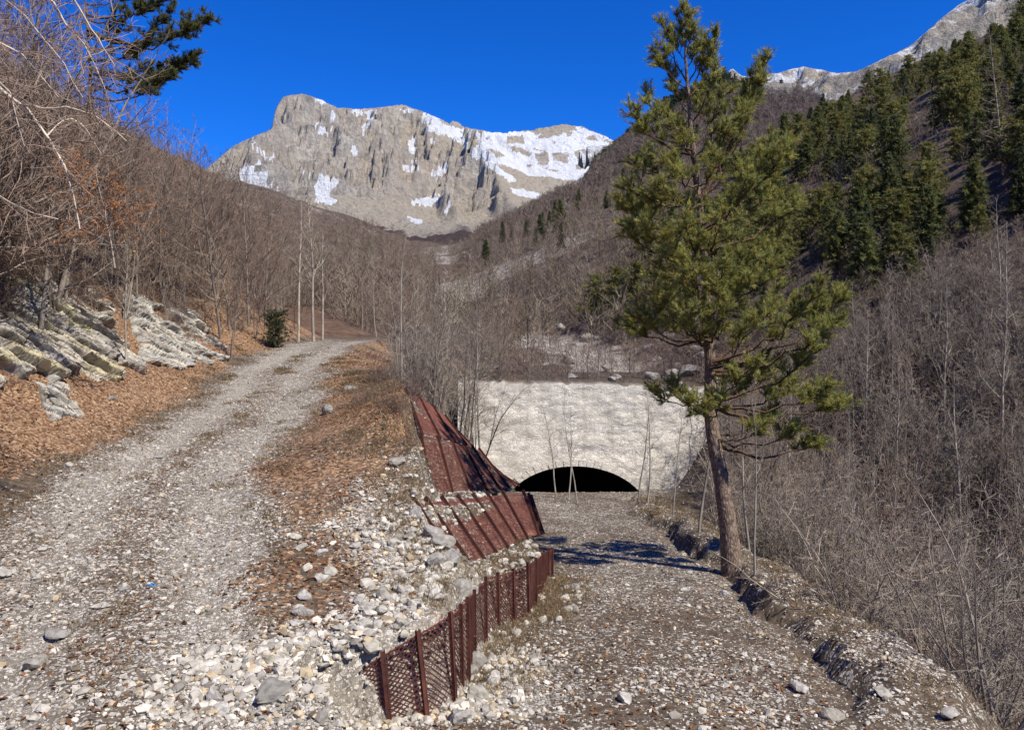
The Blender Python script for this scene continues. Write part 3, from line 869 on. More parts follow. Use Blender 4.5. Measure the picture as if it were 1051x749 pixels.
def retaining_wall(label, bottom, top, post_s, hole=(.075, .026), proud=.03, pm='rust', over=.05, post_w=.032, stone_n=160):
    bottom, top = np.asarray(bottom, float), np.asarray(top, float)
    org = bottom.mean(0)
    root = thing('retaining_wall', label, 'retaining wall', org, 'rusty steel retaining walls in steps below the upper track')
    root['kind'] = 'thing'
    _, Lb = resample(bottom, 3)
    hgt = np.linalg.norm(top - bottom, axis=1).mean()
    def surf(s, t):
        b, p = at_s(bottom, s), at_s(top, s)
        return b + (p - b) * np.asarray(t)[..., None]
    def normal(s):
        s = np.asarray(s, float)
        ds = .01
        tv = surf(np.clip(s + ds, 0, 1), np.full(s.shape, .5)) - surf(np.clip(s - ds, 0, 1), np.full(s.shape, .5))
        up = surf(s, np.full(s.shape, 1.0)) - surf(s, np.full(s.shape, 0.0))
        n = nrm(np.cross(tv, up))
        return n, nrm(tv), nrm(up)
    # expanded mesh: zig-zag strands set on edge
    nc, nr = max(6, int(Lb / hole[0])), max(5, int(hgt / hole[1]))
    g = Geo()
    strands = []
    for r in range(nr + 1):
        k = np.arange(2 * nc + 1)
        s = k / (2 * nc)
        zig = ((k + r) % 2) * .98
        t = np.clip((r + zig - .5) / nr, 0, 1)
        p = surf(s, t)
        n, tv, up = normal(s)
        wv = nrm(up * .95 + n * .3) * (.0105 if hgt < .95 else .0105)
        V = np.concatenate([p - wv, p + wv]) + np.concatenate([n, n]) * .012
        m = len(k)
        g.add(V - org, [[i, i + 1, m + i + 1, m + i] for i in range(m - 1)])
    me = obj('mesh_panel', g.mesh('mesh_panel', M['rust']), root)
    # stone fill behind it
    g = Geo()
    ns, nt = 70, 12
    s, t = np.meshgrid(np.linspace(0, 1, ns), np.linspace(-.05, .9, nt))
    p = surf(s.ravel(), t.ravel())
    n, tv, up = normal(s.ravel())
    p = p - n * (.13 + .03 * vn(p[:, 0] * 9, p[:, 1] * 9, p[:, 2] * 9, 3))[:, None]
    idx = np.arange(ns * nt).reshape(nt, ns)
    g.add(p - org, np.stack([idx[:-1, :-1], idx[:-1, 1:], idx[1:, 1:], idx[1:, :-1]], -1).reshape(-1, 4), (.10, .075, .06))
    protos = [rock_shape(0, RNG) for _ in range(8)]
    m = int(stone_n * Lb * hgt)
    s, t = RNG.uniform(0, 1, m), RNG.uniform(.02, .96, m)
    p = surf(s, t)
    n, tv, up = normal(s)
    sc = RNG.uniform(.022, .05, m)
    tone = RNG.uniform(.5, 1.1, m)[:, None] * np.array([.40, .36, .31])
    scatter_mesh(g, protos, p - n * (.075 + sc * .4)[:, None] - org, sc, rand_rot(m, RNG, 1.2), tone, RNG)
    obj('stone_fill', g.mesh('stone_fill', M['stone']), root)
    # angle iron posts
    for k, sv in enumerate(post_s):
        a = surf(np.array([sv]), np.array([-.06]))[0]
        b = surf(np.array([sv]), np.array([1.0]))[0]
        n, tv, up = [q[0] for q in normal(np.array([sv]))]
        b = b + up * over
        g = Geo()
        c, h = (a + b) / 2, np.linalg.norm(b - a) / 2
        ax = np.stack([tv, n, up])
        box_geo(g, c + n * proud - org, ax, (post_w, .004, h))
        box_geo(g, c + n * (proud * .5 + .002) - tv * (post_w - .004) - org, ax, (.004, proud * .5 + .006, h))
        box_geo(g, c + n * (proud * .5 + .002) + tv * (post_w - .004) - org, ax, (.004, proud * .5 + .006, h))
        if hgt < 1.0:
            for tt in (.3, .62, .9):
                q = surf(np.array([sv]), np.array([tt]))[0]
                box_geo(g, q + n * (proud + .006) - org, ax, (post_w * 1.25, .003, .003))
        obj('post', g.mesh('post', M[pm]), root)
    # rail along the top
    g = Geo()
    pts = at_s(top, np.linspace(0, 1, 24))
    tubes(g, [(pts - org + np.array([0, 0, -.01]), np.full(24, .011))], 4)
    obj('top_rail', g.mesh('top_rail', M['rust']), root)

pp = [(336, 733, 697, 8.0), (366, 742, 690, 7.75), (401, 744, 667, 7.71), (438, 737, 645, 7.89), (466, 721, 629, 8.33), (480, 695, 615, 9.0), (486, 677, 608, 9.83), (498, 658, 594, 10.66), (511, 648, 590, 11.16),
      (527, 638, 586, 11.7), (542, 633, 579, 12.0), (549, 620, 575, 12.8), (556, 605, 569, 13.94), (562, 594, 565, 14.9), (566, 593, 564, 15.1)]
bot = [P(a, b + 4, d) for a, b, c, d in pp]
top = [P(a, c, d) for a, b, c, d in pp]
dd = np.concatenate([[0], np.cumsum(np.linalg.norm(np.diff(np.array(bot), axis=0), axis=1))]); dd /= dd[-1]
ps = [dd[0], dd[2], dd[3], dd[4], (dd[4] + dd[5]) / 2, dd[5], dd[6], dd[7], dd[8], dd[9], dd[10], dd[11], dd[12], dd[13], dd[14]]
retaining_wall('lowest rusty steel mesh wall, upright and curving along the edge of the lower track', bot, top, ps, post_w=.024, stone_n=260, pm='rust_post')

retaining_wall('leaning rusty mesh wall just above the lowest upright one, a rock ledge between', B_BOT, B_TOP, [0, .09, .22, .36, .49, .62, .74, .86, .95, 1.0], hole=(.085, .030), over=.10, pm='rust_shaded', proud=.05, post_w=.022, stone_n=150)
retaining_wall('leaning rusty mesh wall with long panels, third step up from the lower track', C_BOT, C_TOP, [0, .17, .34, .5, .66, .8, .92, 1.0], hole=(.095, .034), over=.10, pm='rust_shaded', proud=.05, post_w=.022, stone_n=130)
retaining_wall('topmost rusty mesh wall, narrow and half covered by dead grass under the bare bushes', D_BOT, D_TOP, [0, .25, .5, .75, 1.0], hole=(.095, .034), over=.12, pm='rust_shaded', proud=.05, post_w=.022, stone_n=130)
# ------------------------------------------------------------------ bare trees
def sph(rng, n):
    return nrm(rng.normal(size=(n, 3)))

def wander(p, d, L, n, rng, wob, up=0.0):
    pts = [np.array(p, float)]
    d = nrm(d)
    for i in range(n - 1):
        d = nrm(d + rng.normal(size=3) * wob + np.array([0, 0, up]))
        pts.append(pts[-1] + d * L / (n - 1))
    return np.array(pts)

def bare_tree(seed, H_, stems=1, spread=.08, r0=.07, nb=24, bl=.42, elev=.6, up=.06, t0=.25, n2=8, n3=5, tw=.005, base_r=.12, bend=.07, cb=(.30, .26, .22), ct=(.20, .15, .125), taper=.9, tip=(1, .75)):
    """returns (stems, branches and twigs) as tube lists"""
    rng = np.random.default_rng(seed)
    S, B = [], []
    cb, ct = np.array(cb), np.array(ct)
    for s in range(stems):
        a = rng.uniform(0, 6.283)
        lean = spread * rng.uniform(.3, 1.0) if stems > 1 else spread * rng.uniform(0, 1)
        hs = H_ * rng.uniform(.72, 1.0) if stems > 1 else H_
        d0 = np.array([math.cos(a) * lean, math.sin(a) * lean, 1.0])
        st = wander(np.array([math.cos(a), math.sin(a), 0]) * base_r * (stems > 1) * rng.uniform(.2, 1) + np.array([0, 0, -.25]), d0, hs, 10, rng, bend, .03)
        rr = r0 * rng.uniform(.7, 1.1) * (1 - taper * np.linspace(0, 1, 10) ** 1.1)
        rr = np.maximum(rr, tw)
        tone = cb * rng.uniform(.8, 1.2)
        S.append((st, rr, tone))
        tt = np.linspace(0, 1, 10)
        ga = rng.uniform(0, 6.28)
        for i in range(nb):
            t = t0 + (1 - t0) * (i + rng.uniform()) / nb
            p = np.array([np.interp(t, tt, st[:, k]) for k in range(3)])
            k = min(int(t * 9), 8)
            tg = nrm(st[k + 1] - st[k])
            ga += 2.4 + rng.normal() * .4
            rad = nrm(np.cross(tg, [math.cos(ga), math.sin(ga), .01]))
            e = elev * rng.uniform(.6, 1.3)
            d = nrm(rad * math.cos(e) + tg * math.sin(e))
            L = bl * H_ * rng.uniform(.55, 1.1) * (tip[0] - tip[1] * t)
            rb = max(np.interp(t, tt, rr) * .5, tw * 1.3)
            br = wander(p, d, L, 6, rng, .13, up)
            c1 = cb * .5 + ct * .5
            B.append((br, np.linspace(rb, tw, 6), c1 * rng.uniform(.8, 1.2)))
            m2 = max(2, int(n2 * L / (bl * H_) + .5))
            for j in range(m2):
                u = rng.uniform(.15, 1)
                q = np.array([np.interp(u, np.linspace(0, 1, 6), br[:, k]) for k in range(3)])
                dd = nrm(nrm(br[-1] - br[0]) * .8 + sph(rng, 1)[0] * .8 + np.array([0, 0, up * 2]))
                L2 = L * rng.uniform(.25, .5) * (1.25 - .5 * u)
                b2 = wander(q, dd, L2, 4, rng, .15, up)
                B.append((b2, np.linspace(max(rb * .4, tw), tw * .8, 4), ct * rng.uniform(.75, 1.25)))
                for k in range(n3):
                    v = rng.uniform(.1, 1)
                    q3 = b2[0] + (b2[-1] - b2[0]) * v
                    d3 = nrm(nrm(b2[-1] - b2[0]) * .8 + sph(rng, 1)[0] * .8 + np.array([0, 0, up]))
                    L3 = L2 * rng.uniform(.3, .7)
                    B.append((np.array([q3, q3 + d3 * L3 * .5, q3 + d3 * L3 + rng.normal(size=3) * L3 * .08]), np.array([tw * .9, tw * .75, tw * .45]), ct * rng.uniform(.75, 1.3)))
    return S, B

def tree_meshes(name, args, mat='bark'):
    S, B = bare_tree(**args)
    g1, g2 = Geo(), Geo()
    tubes(g1, S, 6)
    tubes(g2, B, 3)
    return g1.mesh('trunk', M[mat], True), g2.mesh('crown', M[mat], False)

BROWN, RED, GREY = (.215, .158, .120), (.205, .15, .115), (.24, .21, .17)
PROTO = {
    'bare_beech': [dict(seed=s, H_=9, spread=.15, r0=.10, nb=30, bl=.40, elev=.75, up=.07, t0=.16, n2=9, n3=6, tw=.0075, cb=(.23, .20, .17), ct=BROWN) for s in (1, 2, 3, 4)],
    'bare_thin_tree': [dict(seed=s, H_=8, stems=2, spread=.16, r0=.055, nb=22, bl=.30, elev=.85, up=.08, t0=.25, n2=8, n3=5, tw=.0065, cb=(.21, .175, .145), ct=RED) for s in (11, 12, 13)],
    'hazel_shrub': [dict(seed=s, H_=4.6, stems=8, spread=.42, r0=.028, nb=11, bl=.30, elev=.75, up=.05, t0=.2, n2=7, n3=4, tw=.0042, base_r=.3, bend=.09, cb=(.22, .185, .155), ct=GREY) for s in (21, 22, 23, 24)],
    'thicket_shrub': [dict(seed=s, H_=3.6, stems=9, spread=.6, r0=.022, nb=12, bl=.34, elev=.55, up=.03, t0=.1, n2=8, n3=4, tw=.0038, base_r=.4, bend=.13, cb=(.36, .31, .25), ct=(.30, .245, .195)) for s in (31, 32, 33)],
    'sapling': [dict(seed=s, H_=5.5, spread=.08, r0=.045, nb=15, bl=.22, elev=.85, up=.06, t0=.35, n2=6, n3=3, tw=.0045, bend=.05, cb=(.29, .265, .225), ct=(.18, .15, .125)) for s in (41, 42, 43)],
    'scrub': [dict(seed=s, H_=1.3, stems=12, spread=.9, r0=.009, nb=9, bl=.4, elev=.6, up=.04, t0=.1, n2=6, n3=3, tw=.0028, base_r=.35, bend=.15, cb=(.17, .12, .095), ct=(.17, .115, .09)) for s in (51, 52)],
    'bare_larch': [dict(seed=s, H_=11, spread=.03, r0=.10, nb=80, bl=.20, elev=.15, up=.03, t0=.1, n2=7, n3=4, tw=.008, bend=.02, cb=(.24, .20, .17), ct=(.23, .185, .15), tip=(1.05, .85)) for s in (61, 62)],
    'pale_tree': [dict(seed=s, H_=9, spread=.05, r0=.095, nb=26, bl=.27, elev=.95, up=.07, t0=.35, n2=8, n3=5, tw=.0065, bend=.04, cb=(.36, .32, .26), ct=(.27, .23, .18)) for s in (71, 72)]}
MESH = {k: [tree_meshes(k, a) for a in v] for k, v in PROTO.items()}
FIRST = {}

def put_tree(kind, x, y, h, label, group=None, cat='tree', z=None, lean=(0, 0), var=None, rz=None, parts=True):
    v = RNG.integers(len(MESH[kind])) if var is None else var
    z = float(H(x, y)) if z is None else z
    key = (kind, v)
    if key not in FIRST:
        r = thing(kind, label, cat, (0, 0, 0), group)
        obj('trunk', MESH[kind][v][0], r)
        obj('crown', MESH[kind][v][1], r)
        FIRST[key] = r
    else:
        r = copy_thing(FIRST[key], label, group)
        r['category'] = cat
        if not group and 'group' in r:
            del r['group']
    s = h / PROTO[kind][v]['H_']
    r.location = (x, y, z)
    r.rotation_euler = (lean[0], lean[1], RNG.uniform(0, 6.283) if rz is None else rz)
    r.scale = (s, s, s)
    return r

def sight(px, py, y0=12.0, y1=430.0, n=420):
    """where sight lines through the picture meet the land: x, y, ok"""
    px, py = np.atleast_1d(np.asarray(px, float)), np.atleast_1d(np.asarray(py, float))
    ds = y0 * (y1 / y0) ** np.linspace(0, 1, n)
    xx = (px[:, None] - CX) / F * ds
    hit = H0(xx, np.broadcast_to(ds, xx.shape)) >= (HY - py[:, None]) / F * ds
    k = hit.argmax(1)
    return xx[np.arange(len(px)), k], ds[k], hit.any(1) & (k > 0)

# ---- left slope wood
n = 0
SPOTS = []
tries = 0
while n < 215 and tries < 30000:
    tries += 1
    y = 13 * (95 / 13) ** (RNG.uniform() ** 1.25)
    px = RNG.uniform(-70, 330)
    x = (px - CX) / F * y
    xc = row(y)[0]
    u = -(x - xc)
    if u < (5.4 if y < 33 else 3.2) or (y > 42 and u < 1.0):
        continue
    mind = 1.3 + y * .012
    if any((x - a) ** 2 + (y - b) ** 2 < mind ** 2 for a, b in SPOTS):
        continue
    SPOTS.append((x, y))
    k = RNG.uniform()
    kind, h = ('bare_beech', RNG.uniform(4.5, 7.5)) if k < .5 else (('bare_thin_tree', RNG.uniform(4.5, 7.5)) if k < .8 else ('hazel_shrub', RNG.uniform(2.5, 4.2)))
    if y < 45 and kind != 'hazel_shrub':
        h *= 1.3
    put_tree(kind, x, y, h, {'bare_beech': 'bare brown beech in the dense leafless wood on the left slope', 'bare_thin_tree': 'thin twin-stemmed leafless tree in the wood on the left slope', 'hazel_shrub': 'low bare shrub under the leafless wood on the left slope'}[kind],
             {'bare_beech': 'bare beeches on the left slope', 'bare_thin_tree': 'thin bare trees on the left slope', 'hazel_shrub': 'bare shrubs on the left slope'}[kind], 'shrub' if kind == 'hazel_shrub' else 'tree', lean=(RNG.normal() * .06, .10 + RNG.normal() * .08))
    n += 1

PX, PY = RNG.uniform(120, 345, 400), RNG.uniform(120, 325, 400)
XX, DD, OK = sight(PX, PY, 22, 300)
lt = []
for px, x, d, ok in zip(PX, XX, DD, OK):
    if len(lt) >= 105:
        break
    if not ok or x > row(d)[0] - (4.5 if d < 33 else 2.6) or any((x - a) ** 2 + (d - b) ** 2 < (.5 + d * .02) ** 2 for a, b in lt):
        continue
    lt.append((x, d))
    kind = 'bare_beech' if RNG.uniform() < .6 else 'bare_thin_tree'
    put_tree(kind, x, d, RNG.uniform(5, 8.5) * np.interp(d, [25, 60, 200], [.85, 1, 1.2]), {'bare_beech': 'bare brown beech in the dense leafless wood on the left slope', 'bare_thin_tree': 'thin twin-stemmed leafless tree in the wood on the left slope'}[kind],
             {'bare_beech': 'bare beeches on the left slope', 'bare_thin_tree': 'thin bare trees on the left slope'}[kind], lean=(RNG.normal() * .06, .10 + RNG.normal() * .08))
for k in range(16):
    d = RNG.uniform(14.5, 24)
    px = RNG.uniform(-110, 120)
    x = (px - CX) / F * d
    if x > row(d)[0] - 5.6:
        x = row(d)[0] - 5.6 - RNG.uniform(0, 1)
    put_tree('bare_beech', x, d, RNG.uniform(8, 11), 'tall spreading bare beech on the left slope above the yellowish outcrop', 'tall beeches above the outcrop', lean=(RNG.normal() * .06, .18 + RNG.normal() * .08))

# ---- bare trees at the head of the upper track and on the back of the bank
for px, d, h, kind, lab in [
        (306, 41, 8.2, 'pale_tree', 'tall pale-barked bare tree standing where the upper track bends, slightly left of its twin'),
        (322, 42, 9.3, 'pale_tree', 'tallest pale-barked bare tree at the bend of the upper track, with a wide feathery top'),
        (331, 43, 6.5, 'pale_tree', 'shorter pale-barked bare tree right of the two tall ones at the bend'),
        (262, 37, 5.0, 'bare_thin_tree', 'reddish bare tree at the left edge of the track just before the bend'),
        (236, 31, 5.2, 'bare_thin_tree', 'leaning reddish bare tree above the far end of the rock outcrop'),
        (130, 23, 3.9, 'pale_tree', 'small pale-trunked bare tree growing out of the leafy slope above the rock outcrop')]:
    x = (px - CX) / F * d
    put_tree(kind, x, d, h, lab)
mid = []
tries = 0
while len(mid) < 46 and tries < 5000:
    tries += 1
    px = RNG.uniform(335, 520)
    d = RNG.uniform(22, 60)
    x = (px - CX) / F * d
    xe, xw = row(d)[2], row(d)[4]
    xc = row(d)[0]
    if x < xe + .3 and d < 40 or x - xc < 2.6:
        continue
    if d > 34 and d < 39 and x > -2:
        continue
    if x > xw - .1 and d < 38:
        continue
    if px > 500 - (d - 22) * .6 and d < 37:
        continue
    if any((x - a) ** 2 + (d - b) ** 2 < .9 for a, b in mid):
        continue
    mid.append((x, d))
    kind = ['hazel_shrub', 'bare_thin_tree', 'sapling'][RNG.choice(3, p=[.45, .35, .2])]
    h = {'hazel_shrub': RNG.uniform(3, 4.6), 'bare_thin_tree': RNG.uniform(4.5, 6.8), 'sapling': RNG.uniform(4, 6)}[kind]
    put_tree(kind, x, d, h, {'hazel_shrub': 'many-stemmed bare shrub among the thin trees between the upper track and the dam', 'bare_thin_tree': 'thin bare tree in the cluster between the upper track and the dam', 'sapling': 'slender bare sapling in the cluster between the upper track and the dam'}[kind],
             {'hazel_shrub': 'bare shrubs between the track and the dam', 'bare_thin_tree': 'thin bare trees between the track and the dam', 'sapling': 'bare saplings between the track and the dam'}[kind], 'shrub' if kind == 'hazel_shrub' else 'tree')
# the big bush that leans over the topmost wall
put_tree('hazel_shrub', -1.55, 23.5, 5.4, 'large many-stemmed bare bush spreading over the topmost rusty wall', cat='shrub', lean=(0, .16), var=0)
put_tree('hazel_shrub', -2.3, 22.2, 4.6, 'dense bare bush directly behind the top corner of the topmost rusty wall', cat='shrub', var=1)
put_tree('hazel_shrub', -1.2, 27.0, 4.4, 'bare bush leaning right in front of the left end of the dam', cat='shrub', lean=(0, .3), var=2)

# ---- saplings before the tunnel
for i, (px, py, d, h, lean, lab) in enumerate([
        (571, 503, 31.0, 4.3, .03, 'straight pale sapling in front of the tunnel arch, first of three from the wall side'),
        (583, 505, 30.0, 4.3, .08, 'forked pale sapling in front of the tunnel arch, the middle of three'),
        (592, 508, 29.0, 4.6, .20, 'pale sapling leaning right in front of the tunnel arch'),
        (655, 515, 29.0, 4.4, -.10, 'many-branched pale sapling standing against the shaded right end of the dam'),
        (664, 520, 27.0, 4.4, -.04, 'sapling with upright shoots at the road edge, right of the arch'),
        (690, 530, 23.0, 3.8, .06, 'short crooked bare sapling on the stony edge of the lower track'),
        (717, 553, 18.5, 4.6, -.01, 'pale straight pole-like sapling just left of the big pine'),
        (770, 590, 17.5, 4.4, .03, 'thin straight sapling just right of the pine trunk'),
        (775, 640, 14.0, 3.6, .02, 'pale thin bare stem behind the pine, among the thicket')]):
    x = (px - CX) / F * d
    put_tree('sapling', x, d, h, lab, lean=(0, lean), var=i % 3)

# ---- thicket right of the lower track
th = []
tries = 0
while len(th) < 230 and tries < 20000:
    tries += 1
    px = RNG.uniform(745, 1110)
    d = 10.5 * (62 / 10.5) ** RNG.uniform()
    x = (px - CX) / F * d
    xR = row(d)[7]
    if x < xR + (3.6 if d < 18 else 2.2) or x < 4:
        continue
    if d > 36 and px < 790:
        continue
    if float(pix(np.array([x, d, float(H0(x, d))]))[1]) < np.interp(px, [655, 700, 800, 900, 960, 1080], [380, 380, 372, 352, 312, 285]):
        continue
    if any((x - a) ** 2 + (d - b) ** 2 < (.65 + d * .012) ** 2 for a, b in th):
        continue
    th.append((x, d))
    k = RNG.uniform()
    kind = 'thicket_shrub' if k < .38 else ('hazel_shrub' if k < .72 else ('bare_thin_tree' if k < .9 else 'sapling'))
    h = {'thicket_shrub': RNG.uniform(2.6, 4), 'hazel_shrub': RNG.uniform(3.2, 5), 'bare_thin_tree': RNG.uniform(4, 6), 'sapling': RNG.uniform(3.5, 5)}[kind]
    by_ = float(pix(np.array([x, d, float(H0(x, d))]))[1])
    h = max(min(h, (by_ - np.interp(px, [655, 800, 900, 960, 1080], [350, 325, 290, 235, 200])) * d / F), 1.1)
    lab = {'thicket_shrub': 'tangled grey bare shrub in the thicket below the right edge of the lower track', 'hazel_shrub': 'many-stemmed bare bush in the thicket below the right edge of the lower track',
           'bare_thin_tree': 'thin reddish bare tree in the thicket below the right edge of the lower track', 'sapling': 'slender pale bare stem in the thicket below the right edge of the lower track'}[kind]
    put_tree(kind, x, d, h, lab, {'thicket_shrub': 'tangled shrubs of the right thicket', 'hazel_shrub': 'bare bushes of the right thicket', 'bare_thin_tree': 'thin trees of the right thicket', 'sapling': 'pale stems of the right thicket'}[kind],
             'tree' if kind in ('bare_thin_tree', 'sapling') else 'shrub')
for k in range(24):
    px, d = (RNG.uniform(800, 1060), RNG.uniform(19, 40)) if k < 13 else (RNG.uniform(345, 470), RNG.uniform(40, 58))
    x = (px - CX) / F * d
    if k >= 13 and (x - row(d)[0] < 3):
        continue
    by_ = float(pix(np.array([x, d, float(H0(x, d))]))[1])
    h = RNG.uniform(4, 6.5) if k >= 13 else max(min(RNG.uniform(4, 6.5), (by_ - np.interp(px, [800, 900, 960, 1080], [310, 270, 220, 180])) * d / F), 2)
    put_tree('pale_tree', x, d, h, 'taller pale-trunked bare tree standing out of the right thicket' if k < 13 else 'pale-trunked bare tree behind the bank between the track bend and the dam',
             'pale trees in the right thicket' if k < 13 else 'pale trees behind the bank')
for px, d, h, kind, lab, cat in [
        (1040, 9.6, 4.2, 'hazel_shrub', 'large bare bush with dark stems at the right edge, nearest the viewer', 'shrub'),
        (1005, 11.5, 4.4, 'hazel_shrub', 'pale-stemmed bare bush beside the large dark one near the road edge', 'shrub'),
        (1030, 47, 9.5, 'bare_larch', 'pale bare larch with level branches standing on the right slope above the thicket', 'tree'),
        (880, 12.5, 3.0, 'thicket_shrub', 'pale twiggy shrub with forked stems just beyond the stony berm', 'shrub')]:
    put_tree(kind, (px - CX) / F * d, d, h, lab, cat=cat)

# ---- low scrub, reddish twigs beside the tracks
for k in range(46):
    if k < 22:
        d = RNG.uniform(14, 34); x = row(d)[0] - RNG.uniform(3.8, 7.5)
        lab, gr = 'low reddish twiggy scrub on the leafy slope left of the upper track', 'scrub left of the upper track'
    elif k < 32:
        d = RNG.uniform(15, 26); x = row(d)[2] + RNG.uniform(-.9, .15)
        lab, gr = 'low dry scrub on the bank above the rusty walls', 'scrub on the bank'
    else:
        d = RNG.uniform(8.5, 22); x = row(d)[7] + RNG.uniform(1.4, 3.4)
        lab, gr = 'low bare scrub on the stony berm beside the lower track', 'scrub on the berm'
    put_tree('scrub', x, d, RNG.uniform(.5, 1.2), lab, gr, 'shrub')

# ------------------------------------------------------------------ pines
def needles(geo, pts, axes, rng, m=14, ln=.09, wd=.011, base=(.075, .10, .026), open_=.8):
    """tufts of needles: m thin blades from each point"""
    n = len(pts)
    d = nrm(axes[:, None, :] * 1.0 + nrm(rng.normal(size=(n, m, 3))) * open_)
    L = ln * rng.uniform(.6, 1.15, (n, m, 1))
    p = pts[:, None, :] + rng.normal(size=(n, m, 3)) * ln * .12 + axes[:, None, :] * ln * rng.uniform(-.6, .35, (n, m, 1))
    side = nrm(np.cross(d, rng.normal(size=(n, m, 3)))) * wd
    V = np.stack([p - side, p + side, p + d * L], 2).reshape(-1, 3)
    f = np.arange(n * m * 3).reshape(-1, 3)
    tone = rng.uniform(.55, 1.6, (n, 1, 1)) * rng.uniform(.8, 1.2, (n, m, 1))
    hue = rng.uniform(-1, 1, (n, 1, 1))
    c = np.array(base)[None, None] * tone * (1 + hue * np.array([.22, .05, -.15]))
    geo.add(V, f, np.repeat(c.reshape(-1, 3), 3, 0))

def pine_tree(label, trunk_px, d, branches, rad0, tuft=1.0, density=1.0, seed=5, base=(.29, .29, .088), bark=None, group=None):
    rng = np.random.default_rng(seed)
    org = P(*trunk_px[0], d)
    root = thing('pine_tree', label, 'tree', org, group)
    tp = np.array([P(a, b, d) for a, b in trunk_px])
    n = 26
    dd = np.concatenate([[0], np.cumsum(np.linalg.norm(np.diff(tp, axis=0), axis=1))])
    s = np.linspace(0, dd[-1], n)
    ctr = np.stack([np.interp(s, dd, tp[:, i]) for i in range(3)], 1)
    ctr[:, 1] += .10 * np.sin(np.linspace(0, 4, n))
    ctr[:, 0] += .02 * rng.normal(size=n)
    ctr[0] -= np.array([0, 0, .35])
    rr = rad0 * (1 - .93 * np.linspace(0, 1, n) ** .9)
    rr[0] *= 1.35
    rr[1] *= 1.1
    g = Geo()
    tubes(g, [(ctr - org, rr)], 14)
    obj('trunk', g.mesh('trunk', M['pbark'], True), root)
    gb, gn = Geo(), Geo()
    B, T, A = [], [], []
    py_t = np.array([q[1] for q in trunk_px], float)
    for (pt, tx, ty, doff, start, wid) in branches:
        f = np.interp(-pt, -py_t, np.arange(len(py_t)))
        i = int(min(f, len(py_t) - 2))
        p0 = tp[i] + (tp[i + 1] - tp[i]) * (f - i)
        p1 = P(tx, ty, d + doff)
        L = np.linalg.norm(p1 - p0)
        nn = 9
        t = np.linspace(0, 1, nn)[:, None]
        br = p0 + (p1 - p0) * t + np.array([0, 0, 1]) * (-.13 * L * np.sin(t * math.pi) * (1 if p1[2] > p0[2] - .1 else -.6)) + rng.normal(size=(nn, 3)) * .025 * L * np.sin(t * math.pi)
        r_b = max(.012, .018 * L)
        B.append((br - org, np.linspace(r_b, .006, nn), (.5, .42, .36)))
        ns = int(max(6, 11 * L * density))
        for k in range(ns):
            u = start + .12 + (.88 - start) * (k + rng.uniform()) / ns
            q = np.array([np.interp(u, t[:, 0], br[:, a]) for a in range(3)])
            dirb = nrm(p1 - p0)
            dv = nrm(dirb * .8 + sph(rng, 1)[0] * np.array([1, 1, .30]) + np.array([0, 0, .16]))
            l2 = wid * rng.uniform(.45, 1.1) * (1.15 - .45 * u)
            sb = wander(q, dv, l2, 4, rng, .16, .10)
            B.append((sb - org, np.linspace(.009, .004, 4), (.45, .36, .28)))
            for _ in range(int(5 + 5 * tuft)):
                v = rng.uniform(.5, 1)
                q3 = np.array([np.interp(v, np.linspace(0, 1, 4), sb[:, a]) for a in range(3)])
                d3 = nrm(nrm(sb[-1] - sb[0]) * .7 + sph(rng, 1)[0] * .9 + np.array([0, 0, .55]))
                l3 = rng.uniform(.08, .26)
                e = q3 + d3 * l3
                B.append((np.array([q3, e]) - org, np.array([.005, .003]), (.4, .32, .25)))
                for w_ in (.35, .7, 1.0):
                    T.append(q3 + d3 * l3 * w_)
                    A.append(d3)
        for w_ in np.linspace(.9, 1, 4):
            T.append(p0 + (p1 - p0) * w_)
            A.append(nrm(p1 - p0))
    tubes(gb, B, 4)
    obj('branch', gb.mesh('branches', M['pbark'], True), root)
    T, A = np.array(T), np.array(A)
    needles(gn, T - org, A, rng, m=int(13 * tuft + 5), ln=.082, wd=.0052, base=base)
    obj('crown', gn.mesh('crown', M['needle']), root)
    return root

